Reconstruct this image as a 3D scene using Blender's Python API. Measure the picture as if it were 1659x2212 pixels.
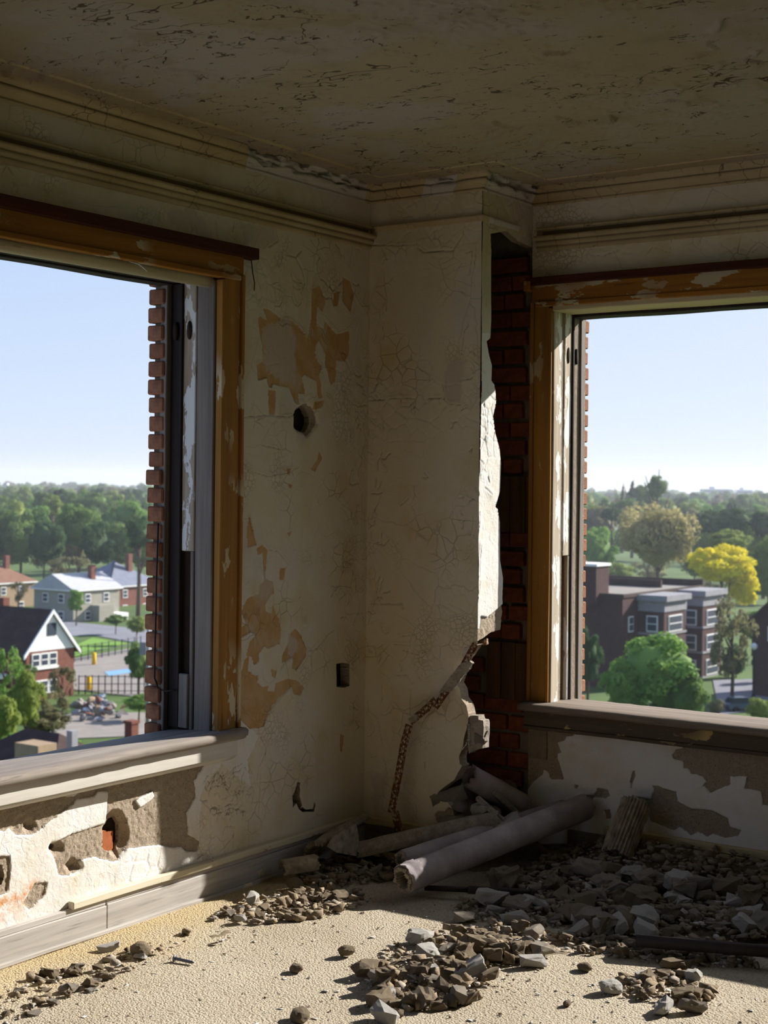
import bpy, bmesh, math, random
import numpy as np
from mathutils import Vector, Matrix
for o in list(bpy.data.objects): bpy.data.objects.remove(o)
random.seed(11); rng = np.random.default_rng(11)
SC = bpy.context.scene
COL = SC.collection
# ------------------------------------------------------------------ camera, world, sun, exposure
F_PX, W_PX, H_PX, HORIZON = 3200., 1659., 2212., 1052.
YAW, ROLL = math.radians(35), math.radians(.62)
CAM = np.array([3.8432, -5.3590, 1.6])
cd = bpy.data.cameras.new('camera'); cam = bpy.data.objects.new('camera', cd); COL.objects.link(cam)
cd.sensor_fit = 'VERTICAL'; cd.sensor_height = 34.5625; cd.lens = 34.5625*F_PX/H_PX
cd.shift_y = -(H_PX/2-HORIZON)/H_PX
cd.clip_start = .05; cd.clip_end = 6000
cd.dof.use_dof = True; cd.dof.focus_distance = 5.3; cd.dof.aperture_fstop = 5.6
cam.matrix_world = Matrix.Translation(CAM) @ Matrix.Rotation(YAW, 4, 'Z') @ Matrix.Rotation(math.pi/2, 4, 'X') @ Matrix.Rotation(ROLL, 4, 'Z')
SC.camera = cam
SUN = Vector((.450, 1, .605)).normalized()
wd = bpy.data.worlds.new('world'); SC.world = wd; wd.use_nodes = True
wn = wd.node_tree; bg = wn.nodes['Background']
tc = wn.nodes.new('ShaderNodeTexCoord'); sx = wn.nodes.new('ShaderNodeSeparateXYZ'); wn.links.new(tc.outputs['Generated'], sx.inputs[0])
sk = wn.nodes.new('ShaderNodeValToRGB'); wn.links.new(sx.outputs[2], sk.inputs[0])      # clear spring sky: pale at the horizon, blue above
for pos, c in ((0, (.62, .71, .83)), (.05, (.60, .73, .93)), (.16, (.48, .64, .93)), (.40, (.27, .44, .82)), (1, (.13, .26, .62))):
    e = sk.color_ramp.elements[0] if pos == 0 else sk.color_ramp.elements[-1] if pos == 1 else sk.color_ramp.elements.new(pos)
    e.color = (*c, 1); e.position = pos
sd_ = wn.nodes.new('ShaderNodeVectorMath'); sd_.operation = 'DOT_PRODUCT'; wn.links.new(tc.outputs['Generated'], sd_.inputs[0]); sd_.inputs[1].default_value = SUN
sp_ = wn.nodes.new('ShaderNodeMath'); sp_.operation = 'MAXIMUM'; wn.links.new(sd_.outputs['Value'], sp_.inputs[0]); sp_.inputs[1].default_value = 0
sq_ = wn.nodes.new('ShaderNodeMath'); sq_.operation = 'POWER'; wn.links.new(sp_.outputs[0], sq_.inputs[0]); sq_.inputs[1].default_value = 2.2
smx = wn.nodes.new('ShaderNodeMix'); smx.data_type = 'RGBA'; wn.links.new(sq_.outputs[0], smx.inputs[0]); wn.links.new(sk.outputs[0], smx.inputs[6]); smx.inputs[7].default_value = (.86, .91, .98, 1)   # paler towards the sun
wn.links.new(smx.outputs[2], bg.inputs[0]); bg.inputs[1].default_value = .90
sd = bpy.data.lights.new('sun', 'SUN'); sd.energy = 8.8; sd.angle = .0093; sd.color = (1, .965, .91)
so = bpy.data.objects.new('sun', sd); COL.objects.link(so); so.rotation_euler = SUN.to_track_quat('Z', 'Y').to_euler()
so.location = (30, 70, 40)
vs = SC.view_settings; vs.view_transform = 'Standard'; vs.look = 'None'; vs.exposure = 0.2; vs.gamma = 1; vs.use_curve_mapping = False
SC.cycles.max_bounces = 10; SC.cycles.diffuse_bounces = 6

# ------------------------------------------------------------------ turning photograph measurements into places on real planes
cr, sr = math.cos(ROLL), math.sin(ROLL); cy_, sy_ = math.cos(YAW), math.sin(YAW)
def ray(px, py):
    u = px-(W_PX/2); v = HORIZON-py
    X = (cr*u-sr*v)/F_PX; Z = (sr*u+cr*v)/F_PX
    return np.array([X*cy_-sy_, X*sy_+cy_, Z])
def plane(px, py, ax, val):
    d = ray(px, py); return CAM+d*((val-CAM[ax])/d[ax])
def onX(px, py, v=0.): return plane(px, py, 0, v)
def onY(px, py, v=0.): return plane(px, py, 1, v)
def onZ(px, py, v=0.): return plane(px, py, 2, v)
def at(px, py, D): return CAM+ray(px, py)*D
CROPS = {3: (260, 480, 2.765), 4: (260, 1050, 2.765), 5: (760, 480, 3.072), 6: (760, 1080, 3.072), 7: (0, 1550, 2.765),
         8: (560, 1550, 2.592), 9: (1059, 1500, 2.765), 10: (820, 1350, 4.423), 1: (0, 0, 1.999), 2: (700, 250, 1.73), 0: (0, 0, 1)}
def P(c, pts):
    ox, oy, s = CROPS[c]; return [(ox+a/s, oy+b/s) for a, b in pts]
def LW(c, pts): return np.array([onX(a, b)[1:] for a, b in P(c, pts)])                     # left wall (y,z)
def CF(c, pts): return np.array([onY(a, b)[[0, 2]] for a, b in P(c, pts)])                 # chase front (x,z)
def CS(c, pts): return np.array([onX(a, b, .583)[1:] for a, b in P(c, pts)])               # chase return (y,z)
def RW(c, pts): return np.array([onY(a, b, .43)[[0, 2]] for a, b in P(c, pts)])            # right wall (x,z)

# ------------------------------------------------------------------ object helpers
def tag(o, label=None, cat=None, group=None, kind=None):
    if label: o['label'] = label
    if cat: o['category'] = cat
    if group: o['group'] = group
    if kind: o['kind'] = kind
    return o
def link(name, me, m=None, parent=None):
    o = bpy.data.objects.new(name, me); COL.objects.link(o)
    if m is not None and me is not None and len(me.materials) == 0: me.materials.append(m)
    if parent is not None: o.parent = parent
    return o
def empty(name, loc, label, cat, group=None, rz=0):
    o = bpy.data.objects.new(name, None); COL.objects.link(o); o.location = loc; o.rotation_euler = (0, 0, rz)
    o.empty_display_size = .1
    return tag(o, label, cat, group)
def np_mesh(name, v, quads=None, tris=None, smooth=False):
    me = bpy.data.meshes.new(name); v = np.asarray(v, dtype=np.float32)
    nq = 0 if quads is None else len(quads); nt = 0 if tris is None else len(tris)
    li = []
    if nq: li.append(np.asarray(quads, dtype=np.int32).ravel())
    if nt: li.append(np.asarray(tris, dtype=np.int32).ravel())
    li = np.concatenate(li)
    st = np.concatenate([np.arange(nq)*4, nq*4+np.arange(nt)*3]).astype(np.int32)
    me.vertices.add(len(v)); me.vertices.foreach_set('co', v.ravel())
    me.loops.add(len(li)); me.loops.foreach_set('vertex_index', li)
    me.polygons.add(nq+nt); me.polygons.foreach_set('loop_start', st)
    me.update(calc_edges=True); me.validate()
    if smooth: me.polygons.foreach_set('use_smooth', np.ones(len(me.polygons), dtype=bool))
    return me
def attr(me, name, vals):
    a = me.attributes.new(name, 'FLOAT', 'POINT'); a.data.foreach_set('value', np.asarray(vals, dtype=np.float32))
def bm_mesh(name, bm, smooth=False):
    me = bpy.data.meshes.new(name); bm.normal_update(); bm.to_mesh(me); bm.free()
    if smooth: me.polygons.foreach_set('use_smooth', np.ones(len(me.polygons), dtype=bool))
    return me
def add_box(bm, lo, hi, bev=0, jit=0):
    lo = Vector(lo); hi = Vector(hi)
    r = bmesh.ops.create_cube(bm, size=1, matrix=Matrix.Translation((lo+hi)/2) @ Matrix.Diagonal((*(hi-lo), 1)))
    vv = r['verts']
    if jit:
        for q in vv: q.co += Vector([random.uniform(-jit, jit) for _ in range(3)])
    if bev:
        bmesh.ops.bevel(bm, geom=list({e for q in vv for e in q.link_edges}), offset=bev, segments=1, affect='EDGES')
    return vv
def box(name, lo, hi, m, parent=None, bev=.003, jit=0, off=None):
    bm = bmesh.new(); add_box(bm, lo, hi, min(bev, .45*min(abs(h-l) for l, h in zip(lo, hi))), jit)
    return link(name, bm_mesh(name, bm), m, parent)
def boards(name, lo, hi, m, parent=None, n=14, axis=2, amp=.002, bev=.003):
    """a long timber: a box cut along its length, slightly warped and worn"""
    bm = bmesh.new(); add_box(bm, lo, hi, bev)
    L = hi[axis]-lo[axis]
    for k in range(1, n):
        co = [0, 0, 0]; co[axis] = lo[axis]+L*k/n+random.uniform(-.2, .2)*L/n; no = [0, 0, 0]; no[axis] = 1
        bmesh.ops.bisect_plane(bm, geom=bm.verts[:]+bm.edges[:]+bm.faces[:], plane_co=co, plane_no=no)
    s = random.uniform(0, 99)
    for v in bm.verts:
        t = v.co[axis]*3+s
        for a in range(3):
            if a != axis: v.co[a] += amp*math.sin(t*(1.3+a)+a)*.6+random.uniform(-amp, amp)*.35
    return link(name, bm_mesh(name, bm), m, parent)
def tube_pts(pts, rad, n=12, cap=True, jitter=0):
    pts = [Vector(p) for p in pts]; rad = rad if hasattr(rad, '__len__') else [rad]*len(pts)
    V = []; Q = []; T = []
    ref = Vector((0, 0, 1)) if abs((pts[-1]-pts[0]).normalized().z) < .9 else Vector((1, 0, 0))
    for i, p in enumerate(pts):
        t = (pts[min(i+1, len(pts)-1)]-pts[max(i-1, 0)]).normalized()
        a = t.cross(ref).normalized(); b = t.cross(a).normalized()
        for k in range(n):
            f = 2*math.pi*k/n; r = rad[i]*(1+random.uniform(-jitter, jitter))
            V.append(p+a*math.cos(f)*r+b*math.sin(f)*r)
    for i in range(len(pts)-1):
        for k in range(n):
            k2 = (k+1) % n; Q.append((i*n+k, i*n+k2, (i+1)*n+k2, (i+1)*n+k))
    if cap:
        for i, rev in ((0, True), (len(pts)-1, False)):
            c = len(V); V.append(pts[i])
            for k in range(n):
                k2 = (k+1) % n; q = (c, i*n+k, i*n+k2); T.append(q if not rev else q[::-1])
    return [tuple(v) for v in V], Q, T
def tube(name, pts, rad, m, parent=None, n=12, smooth=True, cap=True, jitter=0):
    V, Q, T = tube_pts(pts, rad, n, cap, jitter); return link(name, np_mesh(name, V, Q, T if T else None, smooth), m, parent)

# ------------------------------------------------------------------ numpy noise, distances
def _h(i, j, s): 
    n = (i*374761393+j*668265263+s*974711) & 0xffffffff; n = ((n ^ (n >> 13))*1274126177) & 0xffffffff
    return ((n ^ (n >> 16)) & 0xffff)/65535.
def vnoise(u, v, s=0):
    i = np.floor(u).astype(np.int64); j = np.floor(v).astype(np.int64); f = u-i; g = v-j
    f = f*f*(3-2*f); g = g*g*(3-2*g)
    return (_h(i, j, s)*(1-f)+_h(i+1, j, s)*f)*(1-g)+(_h(i, j+1, s)*(1-f)+_h(i+1, j+1, s)*f)*g
def fbm(u, v, s=0, o=4):
    r = 0; a = .5
    for k in range(o): r = r+a*vnoise(u*2**k, v*2**k, s+k*17); a *= .5
    return r/(1-.5**o)
def vor(u, v, s=0):
    i0 = np.floor(u).astype(np.int64); j0 = np.floor(v).astype(np.int64)
    f1 = np.full(u.shape, 9.); f2 = np.full(u.shape, 9.); idv = np.zeros(u.shape)
    for di in (-1, 0, 1):
        for dj in (-1, 0, 1):
            i = i0+di; j = j0+dj; d = np.hypot(i+_h(i, j, s+5)-u, j+_h(i, j, s+9)-v); c = _h(i, j, s+13)
            n = d < f1; f2 = np.where(n, f1, np.minimum(f2, d)); idv = np.where(n, c, idv); f1 = np.where(n, d, f1)
    return f1, f2-f1, idv
def seg_dist(p, poly, closed):
    a = poly if closed else poly[:-1]; b = np.roll(poly, -1, 0) if closed else poly[1:]
    best = np.full(len(p), 1e9); sgn = np.zeros(len(p), dtype=bool); near = np.zeros_like(p)
    for s, e in zip(a, b):
        d = e-s; L = d@d+1e-12; t = np.clip(((p-s)@d)/L, 0, 1); q = s+t[:, None]*d; r = np.hypot(*(p-q).T)
        m = r < best; near[m] = q[m]; best = np.minimum(best, r)
        if closed:
            c = (s[1] > p[:, 1]) != (e[1] > p[:, 1])
            with np.errstate(divide='ignore', invalid='ignore'): x = s[0]+(p[:, 1]-s[1])*d[0]/(d[1] if d[1] else 1e-12)
            sgn ^= c & (p[:, 0] < x)
    return np.where(sgn, -best, best), near
def sdf(p, polys, margin=.06, closed=True):
    out = np.full(len(p), margin)
    for poly in polys:
        poly = np.asarray(poly); lo = poly.min(0)-margin; hi = poly.max(0)+margin
        m = ((p > lo) & (p < hi)).all(1)
        if m.any(): out[m] = np.minimum(out[m], seg_dist(p[m], poly, closed)[0])
    return out
def sst(x, a, b): t = np.clip((x-a)/(b-a), 0, 1); return t*t*(3-2*t)

# ------------------------------------------------------------------ materials
class M:
    def __init__(s, name):
        s.m = bpy.data.materials.new(name); s.m.use_nodes = True; s.t = s.m.node_tree
        s.p = s.t.nodes['Principled BSDF']; s.p.inputs['Roughness'].default_value = .9; s.p.inputs['Specular IOR Level'].default_value = .2
        s._c = None
    def n(s, typ, ins=(), out=0, **pr):
        q = s.t.nodes.new('ShaderNode'+typ)
        for k, v in pr.items(): setattr(q, k, v)
        for k, v in dict(ins).items():
            i = q.inputs[k]
            if isinstance(v, bpy.types.NodeSocket): s.t.links.new(v, i)
            elif isinstance(v, tuple) and len(v) == 3 and i.type == 'RGBA': i.default_value = (*v, 1)
            else: i.default_value = v
        return q.outputs[out]
    def co(s, scale=(1, 1, 1)):
        if s._c is None: s._c = s.n('TexCoord', out=3)
        return s._c if scale == (1, 1, 1) else s.n('Mapping', {0: s._c, 3: scale})
    def noise(s, sc, det=4, rough=.55, vec=None, dist=0): return s.n('TexNoise', {'Vector': vec or s.co(), 'Scale': sc, 'Detail': det, 'Roughness': rough, 'Distortion': dist})
    def voro(s, sc, vec=None, feat='DISTANCE_TO_EDGE', out=0): return s.n('TexVoronoi', {'Vector': vec or s.co(), 'Scale': sc}, feature=feat, out=out)
    def math(s, op, a, b=0.): return s.n('Math', {0: a, 1: b}, operation=op)
    def rng(s, x, a, b, c=0., d=1.): return s.n('MapRange', {0: x, 1: a, 2: b, 3: c, 4: d})
    def mix(s, f, a, b, mode='MIX'): return s.n('Mix', {0: f, 6: a, 7: b}, out=2, data_type='RGBA', blend_type=mode)
    def at(s, name): return s.n('Attribute', out=2, attribute_name=name)
    def warp(s, amt, sc): 
        nz = s.n('TexNoise', {'Vector': s.co(), 'Scale': sc, 'Detail': 3}, out=1)
        return s.n('VectorMath', {0: s.co(), 1: s.n('VectorMath', {0: s.n('VectorMath', {0: nz, 1: (.5, .5, .5)}, operation='SUBTRACT'), 3: amt}, operation='SCALE')}, operation='ADD')
    def bump(s, h, st=.5, dist=.01, nrm=None):
        i = {'Strength': st, 'Distance': dist, 'Height': h}
        if nrm: i['Normal'] = nrm
        return s.n('Bump', i)
    def end(s, col, rough=None, nrm=None, **k):
        def put(nm, v):
            i = s.p.inputs[nm]
            if isinstance(v, bpy.types.NodeSocket): s.t.links.new(v, i)
            elif isinstance(v, tuple): i.default_value = (*v, 1) if len(v) == 3 else v
            else: i.default_value = v
        put('Base Color', col)
        if rough is not None: put('Roughness', rough)
        if nrm is not None: put('Normal', nrm)
        for a, b in k.items(): put(a.replace('_', ' '), b)
        return s.m
def srgb(r, g, b): return tuple(((c/255+.055)/1.055)**2.4 if c > 10 else c/255/12.92 for c in (r, g, b))
CREAM, TAN, WHITE, BASE = srgb(214, 202, 174), srgb(188, 150, 100), srgb(222, 218, 212), srgb(166, 150, 130)

def wall_mat(name, ceiling=False):
    s = M(name); w = s.warp(.05, 9)
    j = s.math('MULTIPLY', s.math('SUBTRACT', s.noise(45, 3), .5), .010)
    big = s.noise(1.7, 3); fine = s.noise(70, 3)
    cream = s.mix(s.rng(big, .35, .7), CREAM, srgb(214, 207, 194)); cream = s.mix(s.rng(s.noise(4, 4), .5, .75), cream, srgb(200, 184, 142))
    cream = s.mix(s.rng(s.noise(2.2, 5, vec=s.co((1, 1, .5))), .58, .66, 0, .5), cream, srgb(196, 190, 178))
    white = s.mix(s.rng(s.noise(6, 4), .45, .7), WHITE, srgb(214, 205, 190))
    white = s.mix(s.rng(s.noise(13, 4), .60, .72, 0, .35), white, srgb(205, 178, 140))
    tan = s.mix(s.rng(s.noise(14, 4), .4, .65), TAN, srgb(196, 165, 124)); tan = s.mix(s.rng(s.noise(3.5, 4), .55, .65, 0, .8), tan, srgb(192, 178, 160))
    base = s.mix(s.rng(s.noise(30, 5, .7), .35, .65), BASE, srgb(178, 162, 140))
    base = s.mix(s.rng(s.noise(220, 2), .58, .68, 0, .8), base, srgb(96, 84, 70))
    k = lambda nm, e=.0012: s.rng(s.math('ADD', s.at(nm), j), -e, e, 1, 0)
    wj = s.rng(s.math('ADD', s.at('white'), s.math('MULTIPLY', j, 3.)), -.003, .003, 1, 0)
    c = s.mix(wj, cream, white)
    c = s.mix(k('peel'), c, tan)
    gk = s.rng(s.math('ADD', s.at('grey'), s.math('MULTIPLY', s.math('SUBTRACT', s.noise(22, 5, .7), .5), .09)), -.006, .006, 1, 0)
    c = s.mix(s.math('MULTIPLY', gk, .8), c, srgb(196, 184, 170))
    c = s.mix(s.math('MULTIPLY', s.rng(s.math('ADD', s.at('rust'), s.math('MULTIPLY', j, 4.)), -.04, .02, 1, 0), s.rng(s.noise(18, 5, .7), .42, .6)), c, srgb(196, 130, 66))
    c = s.mix(k('base'), c, base)
    # hair cracks in the paint
    v1 = s.voro(4.5, w); v2 = s.voro(15, w); v3 = s.voro(42, s.warp(.02, 25))
    m1 = s.rng(s.noise(2.3, 2), .48, .60); m2 = s.rng(s.noise(3.1, 2, vec=s.co((1, 1, 1.3))), .52, .62); m3 = s.rng(s.noise(2.6, 2, vec=s.co((.8, 1.1, 1))), .57, .66)
    cr1 = s.math('MULTIPLY', s.rng(v1, .002, .008, .6, 0), m1); cr2 = s.math('MULTIPLY', s.rng(v2, .012, .035, 1, 0), m2); cr3 = s.math('MULTIPLY', s.rng(v3, .02, .07, 1, 0), m3)
    crk = s.math('MAXIMUM', s.math('MAXIMUM', cr1, cr2), cr3)
    crk = s.math('MULTIPLY', s.math('MULTIPLY', crk, s.rng(s.at('base'), -.002, .002)), s.rng(s.at('white'), -.002, .002, .25, 1))
    tr = s.rng(s.math('ADD', s.math('ABSOLUTE', s.at('crack')), s.math('MULTIPLY', s.noise(30, 2), .003)), .0020, .0038, 1, 0)
    c = s.mix(s.math('MULTIPLY', crk, .28), c, srgb(96, 80, 58)); c = s.mix(s.math('MULTIPLY', tr, .62), c, srgb(74, 60, 44))
    rough_b = s.math('MULTIPLY', k('base'), s.noise(110, 5, .75))
    hgt = s.math('ADD', s.math('MULTIPLY', crk, -.5), s.math('ADD', s.math('MULTIPLY', fine, .16), s.math('MULTIPLY', rough_b, 2.2)))
    hgt = s.math('ADD', hgt, s.math('MULTIPLY', s.math('MULTIPLY', k('white'), s.noise(38, 4, .6, dist=.6)), .8))
    return s.end(c, .88, s.bump(hgt, .8, .004))
def ceil_mat():
    s = M('old_ceiling_paint')
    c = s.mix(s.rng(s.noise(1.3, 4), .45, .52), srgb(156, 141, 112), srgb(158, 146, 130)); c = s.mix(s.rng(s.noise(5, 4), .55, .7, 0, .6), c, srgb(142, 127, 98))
    rot = s.n('Mapping', {0: s.co(), 2: (0, 0, -YAW), 3: (.62, 1.2, 1)})
    def lines(sc, wa, wb, seed, mask, lo, hi):
        o = s.n('VectorMath', {0: rot, 1: (seed, seed*.7, 0)}, operation='ADD'); f = s.math('ABSOLUTE', s.math('SUBTRACT', s.noise(sc, 5, .62, o), .5))
        w = s.rng(s.noise(mask*3, 3, .6, o), .40, .75, wa, wb); return s.math('MULTIPLY', s.math('LESS_THAN', f, w), s.rng(s.noise(mask, 3, .6, o), lo, lo+.03))
    l = s.math('MAXIMUM', s.math('MAXIMUM', lines(1.0, .0002, .0040, 14., 2., .50, .6), lines(1.7, -.001, .005, 31., 4., .54, .6)), lines(2.6, 0, .013, 3., 7., .52, .6))
    l = s.math('MAXIMUM', l, s.math('MAXIMUM', lines(5.5, -.004, .020, 9., 11., .57, .6), lines(9., -.004, .022, 21., 17., .59, .6)))
    c = s.mix(s.math('MULTIPLY', l, .85), c, srgb(66, 52, 38)); c = s.mix(s.rng(s.at('flake'), .45, .8, 0, .8), c, srgb(160, 140, 104))
    return s.end(c, .9, s.bump(s.math('ADD', s.math('MULTIPLY', l, -1.), s.math('MULTIPLY', s.noise(30, 4), .5)), .6, .006))
def wood_mat(name, a, b, flake=None, fl=(.56, .6), axis=2, sc=1., crackc=None):
    s = M(name); st = [26*sc]*3; st[axis] = 1.1*sc
    g = s.noise(1, 6, .65, s.co(tuple(st)), .3); g2 = s.noise(3.3, 4, .6, s.co(tuple(st)))
    c = s.mix(s.rng(g, .32, .68), a, b); c = s.mix(s.rng(g2, .62, .72, 0, .7), c, tuple(x*.28 for x in a))
    h = g
    if flake:
        st2 = [1]*3; st2[axis] = .35
        f = s.rng(s.noise(13*sc, 5, .62, s.co(tuple(st2))), fl[0], fl[0]+.012)
        lim = s.rng(s.noise(2.2, 2), .40, .55); f = s.math('MULTIPLY', f, lim) if fl[1] < .6 else f
        c = s.mix(f, c, flake); h = s.math('ADD', s.math('MULTIPLY', g, .4), s.math('MULTIPLY', f, .9))
    return s.end(c, .75, s.bump(h, .6, .003))
def rubble_mat(name, a, b, speck):
    s = M(name); r = s.n('ObjectInfo', out=5)
    c = s.mix(s.rng(s.noise(26, 4, .6), .35, .68), a, b); c = s.mix(s.rng(s.noise(120, 3), .56, .68, 0, .6), c, speck)
    c = s.mix(s.rng(r, 0, 1, 0, .4), c, tuple(x*.66 for x in a))
    return s.end(c, .95, s.bump(s.noise(75, 6, .72), .9, .006))
MAT = {}
MAT['wall'] = wall_mat('peeling_plaster'); MAT['ceiling'] = ceil_mat()
MAT['ochre_v'] = wood_mat('ochre_painted_timber', srgb(168, 120, 54), srgb(142, 100, 50), srgb(196, 182, 150), (.57, .55), 2)
MAT['ochre_y'] = wood_mat('ochre_painted_timber_along_wall', srgb(160, 108, 40), srgb(128, 84, 34), srgb(190, 176, 146), (.57, .55), 1)
MAT['ochre_x'] = wood_mat('ochre_painted_timber_across', srgb(168, 114, 42), srgb(136, 90, 36), srgb(190, 176, 146), (.57, .55), 0)
MAT['red_y'] = wood_mat('dark_red_stained_timber', srgb(86, 42, 22), srgb(58, 28, 16), None, axis=1)
MAT['red_x'] = wood_mat('dark_red_stained_timber_across', srgb(86, 42, 22), srgb(58, 28, 16), None, axis=0)
MAT['grey_v'] = wood_mat('weathered_grey_timber', srgb(142, 132, 122), srgb(104, 96, 92), srgb(206, 204, 200), (.66, .55), 2)
MAT['grey_y'] = wood_mat('weathered_grey_sill_timber', srgb(156, 146, 134), srgb(116, 106, 98), srgb(214, 208, 198), (.68, .55), 1)
MAT['grey_x'] = wood_mat('weathered_brown_sill_timber', srgb(140, 126, 112), srgb(104, 92, 80), None, axis=0)
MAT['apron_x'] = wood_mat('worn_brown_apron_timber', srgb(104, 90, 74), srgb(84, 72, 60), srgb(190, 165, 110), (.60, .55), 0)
MAT['apron_y'] = wood_mat('pale_apron_timber', srgb(208, 203, 192), srgb(186, 180, 168), srgb(196, 182, 140), (.68, .55), 1)
MAT['white_v'] = wood_mat('flaking_white_timber', srgb(196, 184, 166), srgb(150, 130, 108), srgb(222, 220, 214), (.52, .7), 2)
MAT['dark_v'] = wood_mat('dark_stained_timber', srgb(58, 48, 44), srgb(34, 28, 28), None, axis=2)
MAT['brown_v'] = wood_mat('bare_brown_timber', srgb(112, 82, 56), srgb(70, 50, 34), None, axis=2)
MAT['base_y'] = wood_mat('grey_baseboard_timber', srgb(190, 184, 176), srgb(152, 145, 138), srgb(214, 200, 168), (.66, .55), 1)
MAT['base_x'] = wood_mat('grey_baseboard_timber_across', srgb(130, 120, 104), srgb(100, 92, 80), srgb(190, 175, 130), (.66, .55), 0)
MAT['cap_y'] = wood_mat('cream_cap_moulding', srgb(214, 206, 184), srgb(194, 184, 156), srgb(150, 136, 110), (.64, .55), 1)
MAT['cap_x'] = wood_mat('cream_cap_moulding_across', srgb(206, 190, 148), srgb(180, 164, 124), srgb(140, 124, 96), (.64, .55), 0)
def crown_mat():
    s = M('cornice_plaster'); c = s.mix(s.rng(s.noise(2.5, 4), .4, .65), srgb(186, 168, 132), srgb(168, 149, 112))
    c = s.mix(s.rng(s.math('ADD', s.at('worn'), s.math('MULTIPLY', s.noise(14, 4), .5)), .7, .76), c, srgb(196, 188, 178))
    v = s.voro(11, s.warp(.04, 12)); ck = s.math('MULTIPLY', s.rng(v, .006, .02, 1, 0), s.rng(s.noise(3), .5, .6))
    c = s.mix(s.math('MULTIPLY', ck, .7), c, srgb(80, 64, 44))
    return s.end(c, .9, s.bump(s.math('ADD', s.noise(50, 4), s.math('MULTIPLY', ck, -1.)), .4, .003))
MAT['crown'] = crown_mat()
def brick_mat(name, a, b, soot):
    s = M(name); r = s.n('ObjectInfo', out=5)
    c = s.mix(s.rng(s.noise(30, 5, .65), .35, .65), a, b); c = s.mix(s.math('MULTIPLY', s.rng(s.noise(9, 3), .45, .7), .6), c, soot); c = s.mix(s.rng(r, 0, 1, 0, .5), c, tuple(x*.45 for x in a))
    return s.end(c, .95, s.bump(s.noise(110, 5, .7), .7, .004))
MAT['brick_in'] = brick_mat('common_red_brick', srgb(160, 88, 62), srgb(128, 68, 48), srgb(92, 62, 50))
MAT['brick_out'] = brick_mat('orange_face_brick', srgb(168, 116, 86), srgb(142, 94, 70), srgb(90, 66, 54))
s_ = M('lime_mortar'); MAT['mortar'] = s_.end(s_.mix(s_.noise(40, 5), srgb(160, 146, 128), srgb(112, 100, 86)), .95, s_.bump(s_.noise(80, 5, .7), .8, .006))
s_ = M('cavity_shade'); MAT['cavity'] = s_.end(s_.mix(s_.noise(15, 5), srgb(60, 48, 38), srgb(34, 28, 24)), 1)  # near-black brown paints the shade inside wall holes and window pockets
def floor_mat():
    s = M('beige_looped_carpet'); v = s.voro(135, s.warp(.012, 70), 'F1'); n2 = s.noise(190, 2)
    c = s.mix(s.rng(s.noise(2.2, 4), .4, .65), srgb(182, 170, 149), srgb(170, 157, 135)); c = s.mix(s.rng(s.noise(14, 4), .55, .75, 0, .35), c, srgb(150, 136, 114))
    y = s.n('SeparateXYZ', {0: s.co()}); yl = s.rng(s.math('ADD', y, s.math('MULTIPLY', s.noise(4, 4), .6)), .25, .70, .75, 0)
    c = s.mix(yl, c, srgb(188, 164, 112)); c = s.mix(s.rng(v, .5, .85, 0, .6), c, srgb(126, 110, 88)); c = s.mix(s.rng(s.noise(60, 3), .6, .72, 0, .35), c, srgb(132, 116, 96))
    return s.end(c, 1, s.bump(s.math('ADD', s.math('MULTIPLY', v, -1.), s.math('MULTIPLY', n2, .3)), .8, .0045))
MAT['floor'] = floor_mat()
MAT['r_brown'] = rubble_mat('brown_mortar_rubble', srgb(160, 143, 118), srgb(130, 115, 94), srgb(92, 79, 63))
MAT['r_white'] = rubble_mat('white_plaster_rubble', srgb(222, 218, 210), srgb(194, 188, 178), srgb(140, 130, 118))
MAT['r_grey'] = rubble_mat('grey_plaster_rubble', srgb(180, 168, 152), srgb(144, 134, 120), srgb(100, 90, 78))
MAT['r_red'] = rubble_mat('brick_rubble', srgb(176, 116, 78), srgb(150, 92, 60), srgb(110, 76, 54))
s_ = M('canvas_pipe_wrap'); MAT['wrap'] = s_.end(s_.mix(s_.rng(s_.noise(7, 5, .6), .35, .7), srgb(178, 168, 168), srgb(132, 122, 122)), .85, s_.bump(s_.noise(60, 5), .4, .003))
s_ = M('corrugated_insulation'); MAT['corr'] = s_.end(s_.mix(s_.rng(s_.noise(30, 5), .35, .7), srgb(176, 164, 144), srgb(120, 108, 92)), .95, s_.bump(s_.noise(90, 4), .6, .004))
def rust_mat():
    s = M('rusty_metal'); c = s.mix(s.rng(s.noise(60, 5, .7), .4, .62), srgb(132, 84, 54), srgb(92, 58, 40)); c = s.mix(s.rng(s.noise(85, 3), .52, .58), c, srgb(178, 160, 134))
    return s.end(c, .8, s.bump(s.noise(140, 4), .6, .002), Metallic=.25)
MAT['rust'] = rust_mat()
s_ = M('dark_pipe_metal'); MAT['darkpipe'] = s_.end(s_.mix(s_.noise(12, 5), srgb(70, 62, 58), srgb(44, 40, 38)), .7, s_.bump(s_.noise(50, 4), .3, .003), Metallic=.3)
s_ = M('zinc_screw'); MAT['screw'] = s_.end(srgb(120, 122, 126), .35, Metallic=.9)
def flat(name, c, rough=.9, noise=.0, sc=3., **k):
    s = M(name)
    if noise: return s.end(s.mix(s.rng(s.noise(sc, 4), .35, .65), c, tuple(x*(1-noise) for x in c)), rough, **k)
    return s.end(c, rough, **k)

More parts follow.
